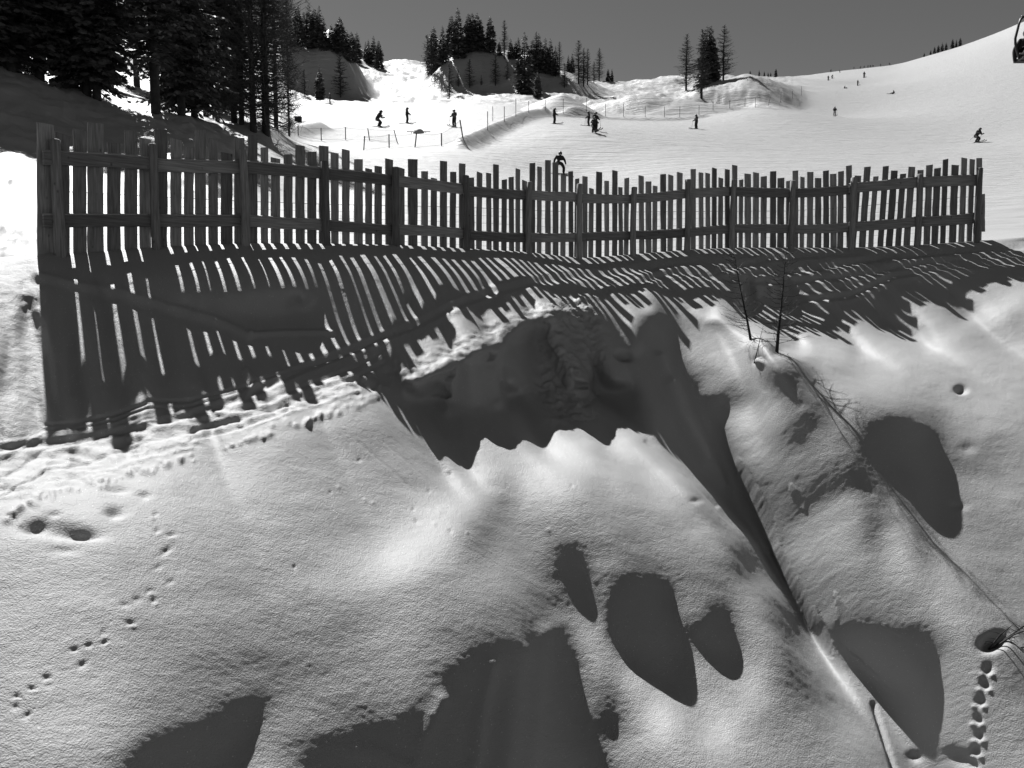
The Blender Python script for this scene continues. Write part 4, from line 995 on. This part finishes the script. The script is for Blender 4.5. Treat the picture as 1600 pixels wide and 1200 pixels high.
# chairlift chair at the upper right
CY = 24.0; c0 = Vector(P(1640, 96, CY)); ch = thing('chairlift_chair', 'dark chairlift chair with bent tube frame hanging at the upper right edge', 'chairlift chair', c0)
def cp(px, py, dy=0): return Vector(P(px, py, CY+dy))-c0
side = [(1612,24),(1600,26),(1595,30),(1592,38),(1589,50),(1586.5,60),(1586.5,68),(1589,80),(1592,90),(1595,95),(1604,96)]
for mir in (0, 1):
    m = MB(); m.tube([cp(x if not mir else 3280-x, y, 0) for x, y in side], .036, 8); m.obj('side_frame', M_METAL, ch, True)
m = MB(); m.tube([cp(1596,26), cp(1684,26)], .036, 8); m.tube([cp(1640,26), cp(1640,-20), cp(1640,-122)], .05, 8); m.obj('hanger', M_METAL, ch, True)
m = MB(); m.box(cp(1640,78,.22), (.90, 0, 0), (0, .03, 0), (0, 0, .30)); m.obj('backrest', M_CLOTHD, ch)
m = MB(); m.box(cp(1640,93,0), (.92, 0, 0), (0, .24, 0), (0, 0, .035)); m.obj('seat', M_CLOTHD, ch)
m = MB(); m.tube([cp(1593,84,-.35), cp(1640,86,-.45), cp(1687,84,-.35)], .02, 6); m.obj('safety_bar', M_METAL, ch, True)
g_ = cp(1640,-122); d_ = Vector((1, .6, .35)).normalized(); m = MB(); m.tube([g_-d_*4, g_+d_*120], .022, 8); m.obj('haul_rope', M_METAL, ch)
bm = BODY[('sit', 'd', None)]
pt = thing('person', 'passenger in dark clothes seated on the chairlift chair at the right edge', 'person', Vector(P(1606, 92, CY))+Vector((0, .05, -.06)), math.radians(-90))
link('body', bm[0], pt); hh = link('helmet', bm[1][0], pt); link('goggles', bm[1][1], hh)

# ---------------------------------------------------------------- light, sky, camera
W_ = bpy.data.worlds.new('World'); SC.world = W_; W_.use_nodes = True
wnod = W_.node_tree.nodes; wl = W_.node_tree.links
sky = wnod.new('ShaderNodeTexSky'); sky.sky_type = 'NISHITA'; sky.sun_disc = False
sky.sun_elevation = SUN_EL; sky.sun_rotation = SUN_AZ; sky.altitude = 1800; sky.air_density = 1.0; sky.dust_density = 0.6; sky.ozone_density = 1.5
sepc = wnod.new('ShaderNodeSeparateColor'); comb = wnod.new('ShaderNodeCombineColor')      # a red-filtered monochrome sky
wl.new(sky.outputs['Color'], sepc.inputs[0])
for i in range(3): wl.new(sepc.outputs[0], comb.inputs[i])
bg = wnod['Background']; wl.new(comb.outputs[0], bg.inputs['Color']); bg.inputs['Strength'].default_value = 0.042
sl = bpy.data.lights.new('sun', 'SUN'); sl.energy = 5.0; sl.angle = math.radians(0.5); sl.color = (1, 1, 1)
so = bpy.data.objects.new('sun', sl); COL.objects.link(so)
so.rotation_euler = Vector(S).to_track_quat('Z', 'Y').to_euler(); so.location = Vector(S)*60
cam = bpy.data.cameras.new('camera'); co = bpy.data.objects.new('camera', cam); COL.objects.link(co)
cam.sensor_width = 36; cam.lens = FPX/1600*36; cam.clip_start = .05; cam.clip_end = 5000
co.rotation_euler = (PI/2-TH, 0, 0); SC.camera = co
SC.view_settings.view_transform = 'Standard'; SC.view_settings.look = 'None'; SC.view_settings.gamma = 1; SC.view_settings.exposure = 0.82
SC.cycles.max_bounces = 6; SC.cycles.diffuse_bounces = 1; SC.cycles.use_denoising = True
SC.render.engine = 'CYCLES'
